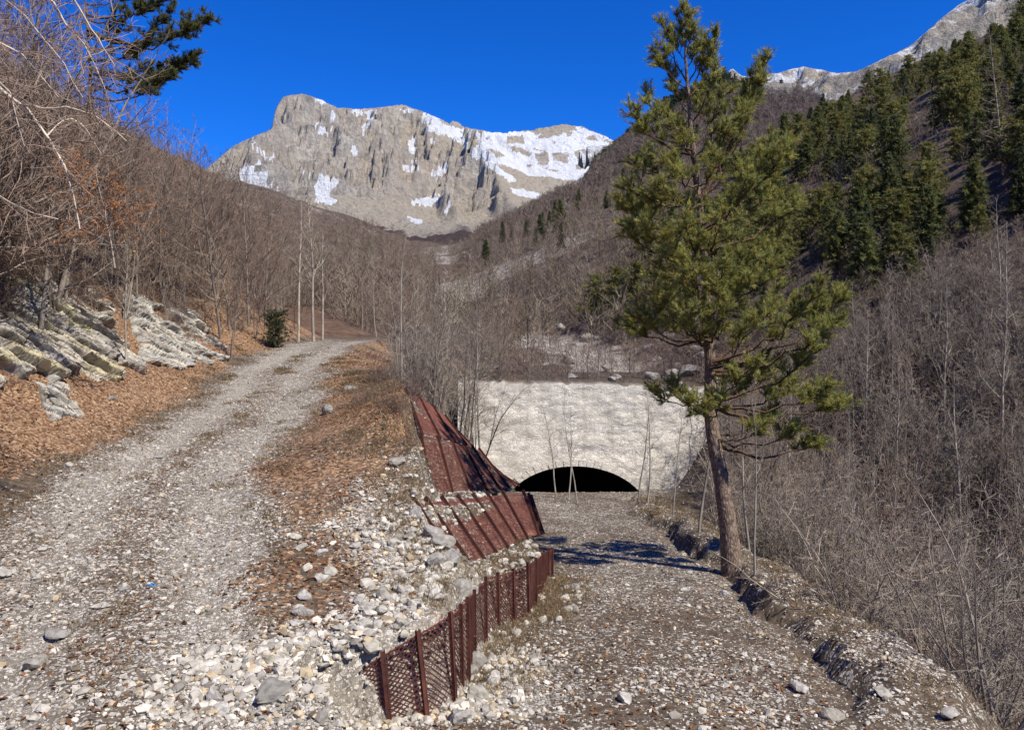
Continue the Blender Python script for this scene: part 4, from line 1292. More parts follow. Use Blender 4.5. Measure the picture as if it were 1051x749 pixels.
BR = [(30, 703, 10, 0, .2, .16), (50, 697, 22, .2, .2, .18), (55, 712, 26, -.2, .2, .18), (62, 690, 38, .1, .2, .2), (70, 716, 48, .1, .2, .2),
      (85, 681, 26, .1, .45, .24), (92, 673, 52, -.2, .5, .24), (98, 682, 68, .3, .45, .26), (88, 722, 44, .2, .4, .22), (95, 734, 37, -.1, .5, .2), (100, 730, 60, .3, .4, .26),
      (120, 692, 86, .2, .4, .3), (128, 735, 72, -.3, .35, .3), (135, 728, 90, .5, .3, .35), (145, 660, 99, .1, .45, .34), (155, 647, 117, -.4, .55, .3), (160, 663, 132, .4, .4, .38),
      (150, 742, 100, .3, .3, .42), (160, 748, 122, -.6, .3, .42), (165, 690, 120, .9, .2, .42), (168, 700, 130, -.9, .2, .42), (175, 668, 158, -.7, .3, .45), (180, 648, 168, .6, .4, .42),
      (175, 752, 145, .6, .3, .45), (190, 740, 160, -1.2, .2, .5), (190, 690, 165, -1.2, .2, .5), (200, 645, 195, -.3, .35, .5), (205, 660, 205, 1.0, .3, .5), (225, 634, 207, .3, .45, .42), (262, 638, 236, -.4, .5, .42), (348, 643, 333, .5, .55, .4), (210, 680, 190, -1.5, .2, .5),
      (205, 785, 62, .3, .62, .2), (207, 771, 84, .5, .6, .28), (205, 764, 108, .2, .55, .3),
      (230, 790, 147, .5, .5, .42), (235, 807, 150, -.3, .55, .38), (238, 780, 165, .2, .4, .48), (245, 800, 178, 1.0, .45, .42), (240, 765, 185, -1.1, .3, .5), (250, 772, 205, .3, .3, .5), (255, 815, 206, .4, .5, .42),
      (245, 643, 212, .2, .4, .48), (255, 660, 230, -1.0, .3, .5), (262, 672, 245, .8, .3, .5), (262, 700, 225, -1.7, .2, .55), (265, 740, 225, -1.7, .2, .55),
      (285, 750, 245, 1.3, .25, .55), (288, 770, 255, -.8, .3, .55), (290, 690, 262, -1.4, .25, .55), (290, 676, 280, .5, .35, .5), (298, 800, 240, .5, .45, .48), (300, 712, 275, -1.7, .2, .55), (300, 745, 270, -1.5, .2, .55),
      (318, 795, 268, -.5, .45, .5), (315, 770, 285, -1.3, .35, .5), (322, 700, 290, 1.2, .3, .5), (330, 740, 300, -1.5, .3, .5),
      (345, 668, 312, .2, .4, .5), (348, 655, 326, -.5, .5, .44), (350, 682, 300, -1.2, .3, .5), (352, 690, 330, 1.0, .3, .5), (355, 705, 318, -1.5, .2, .5), (350, 742, 322, -1.4, .25, .5),
      (370, 800, 302, .4, .45, .5), (372, 838, 298, -.2, .6, .42), (374, 862, 306, .3, .65, .4), (380, 820, 322, 1.0, .5, .46), (385, 856, 332, -.5, .6, .42), (378, 775, 330, -1.2, .35, .5),
      (405, 800, 372, .6, .45, .46), (408, 836, 362, -.3, .6, .42), (415, 845, 400, -.6, .6, .42), (416, 862, 412, .2, .68, .36), (412, 812, 395, .9, .5, .45), (405, 770, 375, -1.1, .4, .45), (410, 760, 395, 1.0, .4, .42),
      (445, 790, 425, .3, .5, .36), (452, 815, 440, -.2, .6, .36), (455, 838, 456, .4, .68, .32), (450, 780, 440, -.6, .5, .34),
      (405, 690, 398, -.5, .45, .36), (412, 672, 405, .4, .55, .34), (420, 700, 410, -.8, .4, .34), (428, 742, 404, -.9, .3, .4), (425, 720, 415, -1.0, .3, .32)]
pine_tree('tall leaning green pine with a pale trunk at the right edge of the lower track', [(754, 580), (749, 545), (743, 510), (735, 460), (731, 425), (729, 385), (729, 340), (726, 290), (720, 220), (713, 160), (707, 110), (704, 75), (702, 14)], 15.6, BR, .19, density=.66, tuft=.75)
# dead bare boughs on the pine are the two left of its trunk
# pine whose boughs reach into the sky from the left
BL = [(20, 150, 8, 0, .3, .5), (30, 213, 20, .5, .62, .4), (35, 200, 30, -.5, .55, .45), (50, 180, 12, .8, .5, .5), (60, 160, 40, -.8, .4, .55), (70, 198, 60, 0, .62, .42), (75, 185, 68, .6, .6, .45),
      (85, 175, 78, -.5, .55, .42), (80, 150, 70, .8, .4, .55), (95, 150, 95, -.8, .4, .55), (100, 165, 85, .4, .45, .5), (40, 130, 30, .6, .3, .6), (60, 135, 55, 1, .3, .6), (15, 170, 0, .4, .4, .5), (5, 140, -15, .5, .3, .5)]
pine_tree('dark pine on the left slope, its boughs reaching out against the blue sky', [(96, 190), (92, 120), (90, 60), (88, 0), (88, -40)], 27.0, [(a, b, c, e, s, w * 1.35) for a, b, c, e, s, w in BL], .10, density=.6, tuft=1.2, seed=9, base=(.13, .14, .055))

# ---- conifers of the right slope
def conifer_mesh(seed, H_, R_, layers, per, base, irr=.25, up=0.0, top=.85):
    rng = np.random.default_rng(seed)
    g = Geo()
    tubes(g, [(np.array([[0, 0, -.4], [0, 0, H_ * .5], [0, 0, H_]]), np.array([.02, .011, .003]) * H_, (.22, .17, .14))], 6, mat=1)
    T, A = [], []
    for i in range(layers):
        h = (.10 + .90 * (i + rng.uniform(-.3, .3)) / layers)
        R = R_ * max(.06, (1 - h ** 1.25)) ** top * rng.uniform(.75, 1.1)
        a0 = rng.uniform(0, 6.28)
        for k in range(per):
            a = a0 + k * 6.283 / per + rng.normal() * .3
            Lb = R * rng.uniform(1 - irr * 2, 1 + irr)
            d = np.array([math.cos(a), math.sin(a), up + rng.normal() * .12])
            m = max(2, int(7 * Lb / R_ + 1))
            t = rng.uniform(.2, 1, m)
            drop = -.18 * t * t * Lb
            p = np.array([0, 0, h * H_]) + d * (t * Lb)[:, None]
            p[:, 2] += drop
            for q in p:
                T.append(q); A.append(nrm(d + rng.normal(size=3) * .5))
    T, A = np.array(T), np.array(A)
    needles(g, T, A, rng, m=9, ln=H_ * .062, wd=H_ * .0075, base=base, open_=1.1)
    return g.mesh('conifer', [M['needle'], M['bark']])

CON = [conifer_mesh(1, 8, 2.8, 26, 8, (.145, .155, .055)), conifer_mesh(2, 8, 2.3, 26, 7, (.115, .128, .05)), conifer_mesh(3, 8, 3.2, 20, 8, (.19, .185, .06), .5, .35, .42), conifer_mesh(4, 8, 3.0, 22, 8, (.165, .165, .055), .5, .3, .5),
       conifer_mesh(5, 8, 2.0, 28, 7, (.085, .10, .048))]
CL = ['dense olive green conifer among others on the right slope', 'narrow green conifer among others on the right slope', 'round-topped yellow green pine among the conifers on the right slope', 'broad yellow green pine among the conifers on the right slope', 'narrow dark spruce among the conifers on the right slope']
def put_conifer(v, x, y, h, label, group=None, z=None):
    o = obj(['conifer', 'conifer', 'pine_tree', 'pine_tree', 'spruce_tree', 'evergreen_bush'][v], CON[v])
    o.location = (x, y, (float(H(x, y)) if z is None else z) - .2)
    s = h / 8
    w_ = s * RNG.uniform(.85, 1.2)
    o.scale = (w_, w_, s)
    o.rotation_euler = (RNG.normal() * .03, RNG.normal() * .03, RNG.uniform(0, 6.28))
    return tag(o, label, 'tree', group)

cs = []
PX, PY = RNG.uniform(660, 1080, 9000), RNG.uniform(15, 335, 9000)
XX, DD, OK = sight(PX, PY, 27, 330)
for px, by, x, d, ok in zip(PX, PY, XX, DD, OK):
    if len(cs) >= 292:
        break
    if not ok or x < row(d)[11] + 4 or by > np.interp(px, [655, 700, 800, 900, 960, 1080], [345, 345, 340, 322, 275, 245]):
        continue
    if 955 < px < 1045 and 170 < by < 222 or 905 < px < 990 and 105 < by < 128 or 880 < px < 960 and 295 < by < 320:
        continue
    if vn(px * .018, by * .025, seed=88) < -.40:
        continue
    md = .55 + d * .0125
    if any((x - a) ** 2 + ((d - b) * .7) ** 2 < md ** 2 for a, b in cs):
        continue
    cs.append((x, d))
    v = RNG.choice(5, p=[.32, .18, .22, .20, .08])
    put_conifer(v, x, d, RNG.uniform(2.8, 6.2) * np.interp(d, [27, 50, 110, 250], [.5, .74, 1.0, 1.1]), CL[v], ['olive conifers on the right slope', 'narrow conifers on the right slope', 'round-topped pines on the right slope', 'broad pines on the right slope', 'dark spruces on the right slope'][v])
for px, d, h, v, lab in [(612, 74, 5.0, 2, 'small yellow green pine beyond the dam, left of a broader one'), (634, 72, 5.4, 3, 'broad yellow green pine beyond the dam, right of a smaller one'), (655, 70, 4.8, 3, 'dark-shaded green pine beyond the dam, partly hidden by the big pine'),
                         (672, 64, 4.5, 2, 'green pine among rocks just above the right end of the dam'), (918, 62, 5.6, 1, 'lone dark conifer standing above the bare thicket of the right slope')]:
    put_conifer(v, (px - CX) / F * d, d, h, lab)
sp = 0
while sp < 20:
    px = RNG.uniform(470, 650)
    d = RNG.uniform(130, 280)
    x = (px - CX) / F * d
    if x < row(d)[11] + 6:
        continue
    sp += 1
    put_conifer(4 if RNG.uniform() < .7 else 1, x, d, RNG.uniform(4, 8), 'dark spruce scattered through the bare wood in the middle of the valley', 'dark spruces in the valley wood')
CON.append(conifer_mesh(9, 8, 2.9, 18, 10, (.075, .085, .042), .55, .6, .22))
put_conifer(5, (283 - CX) / F * 36.5, 36.5, 1.9, 'small round dark evergreen bush at the bend of the upper track')
put_conifer(5, (172 - CX) / F * 60, 60, 3.4, 'dark green evergreen bush high in the bare wood of the left slope')

# ---- far leafless woods: one mass each
def far_wood(name, pts, hs, seed, cols, nbr=90, wscale=1.0):
    rng = np.random.default_rng(seed)
    protos = []
    for k in range(6):
        V, Fa = [], []
        def rib(a, b, w0, w1):
            d = nrm(b - a)
            s = nrm(np.cross(d, rng.normal(size=3)))
            i = len(V)
            V.extend([a - s * w0, a + s * w0, b + s * w1, b - s * w1])
            Fa.append([i, i + 1, i + 2, i + 3])
        rib(np.array([0, 0, -.05]), np.array([0, 0, .55]), .010, .006)
        rib(np.array([0, 0, -.05]), np.array([.003, 0, .55]), .010, .006)
        for j in range(nbr):
            h = rng.uniform(.12, .95)
            a = rng.uniform(0, 6.28)
            R = .30 * (1 - h * .75)
            r0 = rng.uniform(0, R)
            p = np.array([math.cos(a) * r0, math.sin(a) * r0, h - .1])
            q = p + np.array([math.cos(a) * rng.uniform(.1, 1) + rng.normal() * .4, math.sin(a) * rng.uniform(.1, 1) + rng.normal() * .4, rng.uniform(.4, 1.3)]) * rng.uniform(.06, .2)
            rib(p, q, .0042 * wscale, .0015 * wscale)
        protos.append((np.array(V), np.array(Fa)))
    g = Geo()
    m = len(pts)
    tone = np.array(cols)[rng.integers(0, len(cols), m)] * rng.uniform(.7, 1.3, (m, 1))
    scatter_mesh(g, protos, pts, hs, rand_rot(m, rng, .04), tone, rng)
    return tag(obj(name, g.mesh(name, M['bark'])), kind='stuff')

WC = [(.20, .152, .115), (.175, .132, .10), (.27, .225, .175), (.15, .108, .082), (.20, .175, .12)]
def sample(n, fn, seed):
    rng = np.random.default_rng(seed)
    out = []
    while len(out) < n:
        q = fn(rng)
        if q is not None:
            out.append(q)
    return np.array(out)
def left_pt(r):
    px, d = r.uniform(-60, 345), 70 * (430 / 70) ** r.uniform()
    x = (px - CX) / F * d
    if x > row(d)[0] + .10 * d:
        return None
    return (x, d, float(H0(x, d)))
def valley_pt(r):
    px, d = r.uniform(330, 720), 62 * (430 / 62) ** r.uniform()
    x = (px - CX) / F * d
    c = row(d)[9]
    if abs(x - c + 2) < (3 if d < 75 else 1.0) and r.uniform() < .8:
        return None
    return (x, d, float(H0(x, d)))
def right_pt(r):
    while True:
        px, by = r.uniform(690, 1090), r.uniform(30, 400)
        x, d, ok = sight(px, by, 36, 330, 160)
        x, d = float(x[0]), float(d[0])
        if not ok[0] or x < row(d)[11] + 2:
            return None
        if 955 < px < 1045 and 170 < by < 222 and r.uniform() < .85:
            return None
        if by < np.interp(px, [655, 700, 800, 900, 960, 1080], [345, 345, 340, 322, 275, 245]) and r.uniform() < .35:
            return None
        return (x, d, 0.0)
for name, fn, n, seed in (('left_slope_wood', left_pt, 2600, 1), ('valley_wood', valley_pt, 2100, 2), ('right_slope_wood', right_pt, 1200, 3)):
    p = sample(n, fn, seed)
    p[:, 2] = H(p[:, 0], p[:, 1]) - .1
    if name == 'right_slope_wood':
        hs_ = RNG.uniform(1.8, 4.2, n) * np.interp(p[:, 1], [36, 60, 90, 200], [.45, .7, 1.0, 1.5])
    else:
        hs_ = RNG.uniform(2.6, 5.8, n)
    far_wood(name, p, hs_ * np.interp(p[:, 1], [50, 200], [.85, 1.2]), seed, WC)
def under_pt(r):
    px, by = r.uniform(760, 1100), r.uniform(310, 800)
    x, d, ok = sight(px, by, 8.5, 80, 160)
    x, d = float(x[0]), float(d[0])
    if not ok[0] or x < row(d)[7] + (2.6 if d < 30 else 1.5):
        return None
    return (x, d, 0.0)
p = sample(950, under_pt, 15)
p[:, 2] = H(p[:, 0], p[:, 1]) - .08
far_wood('brushwood', p, RNG.uniform(.9, 2.0, len(p)), 16, [(.125, .095, .075), (.10, .075, .06), (.15, .12, .095), (.09, .065, .052)], 80, .95)
def left_under(r):
    px, by = r.uniform(-40, 330), r.uniform(100, 345)
    x, d, ok = sight(px, by, 13, 140, 200)
    x, d = float(x[0]), float(d[0])
    if not ok[0] or x > row(d)[0] - (5.8 if d < 30 else 2.8):
        return None
    return (x, d, 0.0)
p = sample(900, left_under, 35)
p[:, 2] = H(p[:, 0], p[:, 1]) - .08
far_wood('brushwood', p, RNG.uniform(.8, 2.2, len(p)) * np.interp(p[:, 1], [15, 60], [.7, 1.3]), 36, [(.17, .12, .095), (.15, .105, .085), (.20, .16, .13)], 70, .85)
def dam_pt(r):
    px, by = r.uniform(490, 760), r.uniform(325, 396)
    x, d, ok = sight(px, by, 39, 120, 200)
    return (float(x[0]), float(d[0]), 0.0) if ok[0] else None
p = sample(800, dam_pt, 25)
p[:, 2] = H(p[:, 0], p[:, 1]) - .08
far_wood('brushwood', p, RNG.uniform(.7, 2.2, len(p)), 26, [(.19, .15, .12), (.17, .115, .095), (.22, .18, .145), (.15, .105, .09)], 70, 1.1)
def hill_pt(r):
    px, d = r.uniform(450, 860), r.uniform(310, 640)
    return ((px - CX) / F * d, d, 0)
p = sample(4200, hill_pt, 5)
p[:, 2] = hill_z(p[:, 0], p[:, 1]) - .2
bx, by = pix(p)
zr_ = np.interp(p[:, 0], [P(*q)[0] for q in rim], [P(*q)[2] for q in rim])
ok = (p[:, 2] > 45) & ((zr_ - p[:, 2] > 14) | (bx < 690)) & (p[:, 1] < np.interp(p[:, 0], [P(*q)[0] for q in rim], [P(*q)[1] for q in rim]) + 4)
p = p[ok]
far_wood('middle_hill_wood', p, RNG.uniform(6, 10, len(p)), 6, [(.20, .152, .125), (.235, .19, .15), (.17, .122, .10), (.18, .158, .115)], 60, 2.2)
# dark conifers on the shaded shoulder and the rim, too far to count
def rim_con(r):
    px, d = r.uniform(598, 860), r.uniform(470, 655)
    return ((px - CX) / F * d, d, 0)
p = sample(2600, rim_con, 8)
p[:, 2] = hill_z(p[:, 0], p[:, 1]) - .3
bx, by = pix(p)
yr_ = np.interp(p[:, 0], [P(*q)[0] for q in rim], [P(*q)[1] for q in rim])
keep = ((bx < 690) & (p[:, 1] > yr_ - 75) | (bx >= 690) & (vn(p[:, 0] * .05, p[:, 1] * .05, seed=4) > .45) & (p[:, 1] > yr_ - 60)) & (p[:, 1] < yr_ + 5)
p = p[keep]
rng = np.random.default_rng(3)
g = Geo()
T, A = [], []
m = len(p)
hh = rng.uniform(6, 10, m)
for k in range(34):
    h = rng.uniform(.05, 1, m)
    a = rng.uniform(0, 6.28, m)
    R = hh * .24 * (1 - h) * rng.uniform(.4, 1.1, m) + .15
    T.append(p + np.stack([np.cos(a) * R, np.sin(a) * R, h * hh], 1))
    A.append(np.stack([np.cos(a), np.sin(a), -.1 + 0 * a], 1))
needles(g, np.concatenate(T), nrm(np.concatenate(A)), rng, m=4, ln=1.7, wd=.38, base=(.040, .055, .032), open_=.9)
tag(obj('shoulder_conifer_wood', g.mesh('shoulder_conifer_wood', M['needle'])), kind='stuff')

# ------------------------------------------------------------------ overhanging tree at the left edge
def hand_tree(name, label, lines, d, seed, cb, ct, twigs=9, group=None, r0=.05, leaf=None):
    rng = np.random.default_rng(seed)
    root_p = P(*lines[0][0][0][:2], d)
    root = thing(name, label, 'tree', root_p, group)
    S, B, Lp = [], [], []
    for j, (pts, ra, rb) in enumerate(lines):
        w_ = np.array([P(q[0], q[1], d + (q[2] if len(q) > 2 else 0)) for q in pts])
        for _ in range(2):
            w_ = np.concatenate([w_[:1], np.stack([w_[:-1] * .75 + w_[1:] * .25, w_[:-1] * .25 + w_[1:] * .75], 1).reshape(-1, 3), w_[-1:]])
        w_, L = resample(w_, 10)
        w_ = w_ + rng.normal(size=w_.shape) * .012 * L * np.sin(np.linspace(0, math.pi, 10))[:, None] * .6
        (S if j == 0 else B).append((w_ - root_p, np.linspace(ra, rb, 10), np.array(cb) * rng.uniform(.85, 1.15)))
        if j == 0 and len(lines) > 1:
            continue
        for k in range(int(twigs * L)):
            u = rng.uniform(.1, 1)
            q = np.array([np.interp(u, np.linspace(0, 1, 10), w_[:, a]) for a in range(3)])
            dv = nrm(nrm(w_[-1] - w_[0]) * .8 + sph(rng, 1)[0] * .9 + np.array([0, 0, .0]))
            l2 = rng.uniform(.25, .8)
            b2 = wander(q, dv, l2, 5, rng, .16, .0)
            B.append((b2 - root_p, np.linspace(.006, .0028, 5), np.array(ct) * rng.uniform(.8, 1.25)))
            for _ in range(4):
                v = rng.uniform(.2, 1)
                q3 = np.array([np.interp(v, np.linspace(0, 1, 5), b2[:, a]) for a in range(3)])
                d3 = nrm(nrm(b2[-1] - b2[0]) * .7 + sph(rng, 1)[0])
                l3 = rng.uniform(.08, .35)
                B.append((np.array([q3, q3 + d3 * l3 * .5, q3 + d3 * l3]) - root_p, np.array([.0035, .003, .0018]), np.array(ct) * rng.uniform(.75, 1.3)))
                Lp += [q3 + d3 * l3 * f for f in (.3, .6, 1)]
    g1, g2 = Geo(), Geo()
    tubes(g1, S, 7)
    tubes(g2, B, 4)
    obj('trunk', g1.mesh('trunk', M['bark'], True), root)
    obj('branch', g2.mesh('branches', M['bark'], True), root)
    if leaf:
        Lp = np.array(Lp)
        m = len(Lp)
        gl = Geo()
        dv = nrm(rng.normal(size=(m, 3)) + np.array([0, 0, -.9]))
        sd = nrm(np.cross(dv, rng.normal(size=(m, 3))))
        nn = np.cross(dv, sd)
        l, w_ = rng.uniform(.06, .10, (m, 1)), rng.uniform(.016, .028, (m, 1))
        V = np.stack([Lp, Lp + dv * l * .5 + sd * w_ + nn * .012, Lp + dv * l, Lp + dv * l * .5 - sd * w_ + nn * .012], 1) - root_p
        c = np.array(leaf) * rng.uniform(.6, 1.35, (m, 1))
        gl.add(V.reshape(-1, 3), np.arange(m * 4).reshape(-1, 4), np.repeat(c, 4, 0))
        obj('withered_leaves', gl.mesh('withered_leaves', M['leaf']), root)
    return root
hand_tree('overhanging_tree', 'pale-barked bare tree leaning in from the left edge, its boughs hanging over the slope',
          [([(-190, 330), (-150, 160, .2), (-110, 40, .2), (-70, -30, .3)], .10, .05),
           ([(-95, 10), (0, 88), (22, 108), (48, 140), (66, 160), (75, 200), (82, 235)], .034, .008),
           ([(22, 108), (60, 112, -.3), (90, 113, -.4), (112, 128, -.5), (130, 145, -.6)], .018, .006),
           ([(48, 140), (70, 118, .3), (88, 130, .3), (104, 158, .4)], .014, .005),
           ([(-110, -20), (0, 45, -.5), (20, 55, -.5), (40, 75, -.5), (60, 100, -.4)], .026, .006),
           ([(-80, -60), (45, -10, .4), (70, 25, .5), (90, 48, .6), (108, 92, .6)], .024, .006),
           ([(60, -30), (88, 20, .3), (105, 48, .2), (118, 68, .2)], .016, .005),
           ([(-110, 40), (-30, 60, -.6), (10, 90, -.9), (25, 150, -1)], .02, .006),
           ([(-120, 120), (-20, 190, -.3), (20, 215, -.3), (60, 225, -.3)], .02, .006),
           ([(-60, -40), (20, 5, .8), (60, 60, 1), (85, 100, 1)], .018, .005)], 10.5, 4, (.50, .44, .36), (.30, .225, .175), twigs=12)
hand_tree('young_beech', 'young beech on the slope above the outcrop still holding orange withered leaves',
          [([(118, 275), (112, 240), (104, 205), (98, 170)], .022, .008), ([(112, 240), (130, 218), (148, 220)], .008, .003), ([(108, 225), (85, 200), (75, 178)], .008, .003), ([(104, 205), (120, 185), (128, 195)], .007, .003),
           ([(100, 180), (88, 168), (80, 172)], .006, .003), ([(114, 250), (92, 238), (82, 236)], .006, .003)], 18.0, 6, (.33, .28, .23), (.25, .18, .14), twigs=18, leaf=(.46, .20, .065))

# ------------------------------------------------------------------ rock outcrops: tilted beds of limestone breaking out of the slope
def outcrop(label, pts, q0, q1, seed, cols, beds=6.8, joints=1.5, relief=.46, na=170, nb=120):
    """pts: outline corners (px, py, depth) TL, TR, BR, BL; q0 -> q1: dip line of the beds as seen"""
    rng = np.random.default_rng(seed)
    c = np.array([p[:2] for p in pts], float)
    a, b = np.meshgrid(np.linspace(0, 1, na), np.linspace(0, 1, nb))
    a3, b3 = a[..., None], b[..., None]
    uv = (c[0] * (1 - a3) + c[1] * a3) * (1 - b3) + (c[3] * (1 - a3) + c[2] * a3) * b3
    k = 9                                   # sight lines meet the slope at a coarse set of places, smoothed between
    ia, ib = np.linspace(0, na - 1, k).astype(int), np.linspace(0, nb - 1, k).astype(int)
    sx, sy, _ = sight(uv[ib][:, ia, 0].ravel(), uv[ib][:, ia, 1].ravel(), 11, 60, 900)
    sx, sy = sx.reshape(k, k), sy.reshape(k, k)
    def up(g_):
        g1 = np.stack([np.interp(np.arange(na), ia, r_) for r_ in g_])
        return np.stack([np.interp(np.arange(nb), ib, g1[:, j]) for j in range(na)], 1)
    X, Y = up(sx), up(sy)
    Zt = H(X, Y)
    org = np.array([X.mean(), Y.mean(), Zt.mean()])
    dip = nrm(P(*q1) - P(*q0))
    out = np.array([.74, -.50, .45])
    out = nrm(out - dip * (out @ dip))
    nb_ = np.cross(dip, out)
    base = Zt - .05
    Bp = np.stack([X, Y, base], -1)
    w = fbm(X * .9, Y * .9, base * .9, o=3, seed=seed)
    s = (Bp - org) @ nb_ * 1.0 + .10 * w
    l = (Bp - org) @ dip + .12 * fbm(X * 1.3, Y * 1.3, base * 1.3, o=3, seed=seed + 1)
    L1 = np.floor(s * beds * .38 + 50)
    f1 = s * beds * .38 + 50 - L1
    off = _hash(L1, L1 * 0, L1 * 0, seed)
    J1 = np.floor(l * joints * (.45 + .5 * off) + off * 9)
    h1 = _hash(L1, J1, J1 * 0, seed + 2)
    L2 = np.floor(s * beds * 1.3 + 90)
    f2 = s * beds * 1.3 + 90 - L2
    J2 = np.floor(l * joints * (1.4 + _hash(L2, L2 * 0, L2 * 0, seed + 5)) + 31 * _hash(L2, L2 * 0, L2 * 0, seed + 6))
    h2 = _hash(L2, J2, J2 * 0, seed + 4)
    edge = sst(0, .10, np.minimum(np.minimum(a, 1 - a) + .04 * vn(b * 9, a * 0, seed=seed), np.minimum(b, 1 - b) * .8 + .06 * vn(a * 12, b * 2, seed=seed + 9)))
    groove = np.minimum(np.minimum(f1, 1 - f1) * 6, 1)
    prot = relief * (.25 + 1.1 * h1) * (.55 + .45 * groove) + relief * .38 * h2 * (.6 + .4 * np.minimum(np.minimum(f2, 1 - f2) * 5, 1)) + .05 * fbm(X * 5, Y * 5, base * 5, o=3, seed=seed + 8)
    hole = sst(.18, .36, fbm(X * .55, Y * .8, base * .8, o=3, seed=seed + 11)) * .8
    V = Bp + out * (edge * prot * (1 - hole) - .30 * (1 - edge) - .08)[..., None]
    pal = np.array(cols)
    ci = np.clip((_hash(L1, J1, J1 * 0, seed + 12) * len(cols)).astype(int), 0, len(cols) - 1)
    col = pal[ci] * (.8 + .35 * h2)[..., None]
    root = thing('rock_outcrop', label, 'rock outcrop', org)
    idx = np.arange(na * nb).reshape(nb, na)
    f = np.stack([idx[:-1, :-1], idx[:-1, 1:], idx[1:, 1:], idx[1:, :-1]], -1)[:, :, ::-1].reshape(-1, 4)
    g = Geo()
    g.add((V - org).reshape(-1, 3), f, col.reshape(-1, 3))
    obj('rock_face', g.mesh('rock_face', M['strata']), root)
    # loose slabs lying on the beds
    for k in range(6):
        i, j = rng.integers(20, nb - 15), rng.integers(15, na - 15)
        V2, Fc = rock_shape(2, rng, 1.0, 9)
        V2 = V2 / np.abs(V2).max(0) * np.array([rng.uniform(.25, .5), rng.uniform(.12, .2), rng.uniform(.07, .12)])
        g = Geo()
        g.add(V[i, j] - org + V2 @ np.stack([dip, out, nb_]), Fc, pal[k % len(cols)])
        obj('rock_slab', g.mesh('rock_slab', M['strata']), root)

YEL, PAL, GRY, DRK = (.45, .405, .27), (.46, .42, .345), (.40, .385, .34), (.30, .275, .235)
outcrop('yellowish limestone outcrop with tilted cracked beds at the foot of the left slope', [(-40, 268, 17.4), (104, 296, 21.5), (160, 388, 21.6), (-20, 398, 16.4)], (30, 305, 18.5), (128, 388, 20.2), 3, [YEL, PAL, GRY, DRK, PAL])
outcrop('smaller pale grey broken outcrop further along, beyond the yellowish one', [(112, 300, 22.6), (196, 312, 26.0), (243, 368, 27.4), (150, 388, 22.6)], (145, 320, 23.0), (195, 374, 24.5), 15, [PAL, GRY, GRY, DRK], 10, 2.0, .36, 120, 90)
outcrop('grey boulder patch breaking through the leaf litter left of the upper track', [(28, 384, 14.9), (66, 392, 15.6), (92, 432, 15.0), (48, 436, 14.0)], (36, 390, 14.8), (80, 428, 14.9), 27, [GRY, PAL], 12, 3, .2, 60, 50)

# ------------------------------------------------------------------ loose stones, leaves, grass
def log_spots(n, y0, y1, rng, lo=-.70, hi=.70):
    y = y0 * (y1 / y0) ** rng.uniform(0, 1, n)
    x = rng.uniform(lo, hi, n) * y
    return x, y
rng = np.random.default_rng(77)
protos = [rock_shape(0, rng, .65) for _ in range(14)]
x, y = log_spots(210000, 5.2, 36, rng)
ex = rng.uniform(-2.9, -1.0, 1300)
x, y = np.concatenate([x, ex]), np.concatenate([y, rng.uniform(6.4, 7.62, 1300)])
gr, lf, u, low, spill = zones(x, y)
xR, xe, xw = row(y)[7], row(y)[2], row(y)[4]
pr = np.clip(gr * 1.0 + .25 * (x > xR) * (x < xR + 3.5), .04, 1) * np.clip(.55 + .8 * fbm(x * .9, y * .9, o=3, seed=66), .08, 1)
pr = np.where((y < 8.2) & (x > -3.2) & (x < -.9), np.maximum(pr, .7), pr)
pr = np.where((x > xw - .25) & (x < xw + .12) & (y > 7.75) & (y < 15.5), 0, pr)
slope = (x > xe + .1) & (x < xw - .1) & (y > 11.3)
pr = np.where(slope, np.where((y < 24), .55, 0), pr)
k = (rng.uniform(size=len(x)) < pr * .62) & (x < xR + 4) & (x > row(y)[0] - 3.5)
x, y, spill, gr = x[k], y[k], spill[k], gr[k]
sz = np.exp(rng.normal(-4.05, .50, len(x)))
sz = np.maximum(sz, y * .00095) * (1 + 2.6 * spill * rng.uniform(0, 1, len(x)) ** 1.5)
sz = np.minimum(sz, .085)
z = H(x, y) + sz * .18
tone = np.clip(rng.normal(1, .22, (len(x), 1)), .4, 1.35) * np.array([.44, .41, .355])
tone = tone * (1 + .06 * spill[:, None])
tone = tone * np.where(rng.uniform(size=(len(x), 1)) < .16, np.array([[.95, .82, .62]]), 1.0)
tone = tone * np.where(rng.uniform(size=(len(x), 1)) < .18, .55, 1.0)
g = Geo()
scatter_mesh(g, protos, np.stack([x, y, z], 1), sz, rand_rot(len(x), rng, .3), tone, rng)
tag(obj('gravel', g.mesh('gravel', M['stone'])), kind='stuff')

# leaf litter
rng = np.random.default_rng(78)
x, y = log_spots(170000, 5.4, 38, rng, -.70, .5)
gr, lf, u, low, spill = zones(x, y)
pr = np.clip(lf * (.55 + .9 * fbm(x * .8, y * .8, o=3, seed=67)), 0, 1) + .03 * low + .02
k = (rng.uniform(size=len(x)) < pr * .75) & ~((x > row(y)[4] - .3) & (x < row(y)[4] + .15)) & (x < row(y)[7] + 1.5)
k &= ~((x > row(y)[2] + .1) & (x < row(y)[4]) & (y > 11.3))
x, y = x[k], y[k]
m = len(x)
l = rng.uniform(.026, .046, m)
l = np.maximum(l, y * .0018)
z = H(x, y) + rng.uniform(.004, .03, m)
R = rand_rot(m, rng, .5)
q = np.array([[-1, 0, 0], [0, .5, .22], [1, 0, 0], [0, -.5, .22]])
V = np.einsum('nj,mkj->mnk', q, R) * l[:, None, None] + np.stack([x, y, z], 1)[:, None, :]
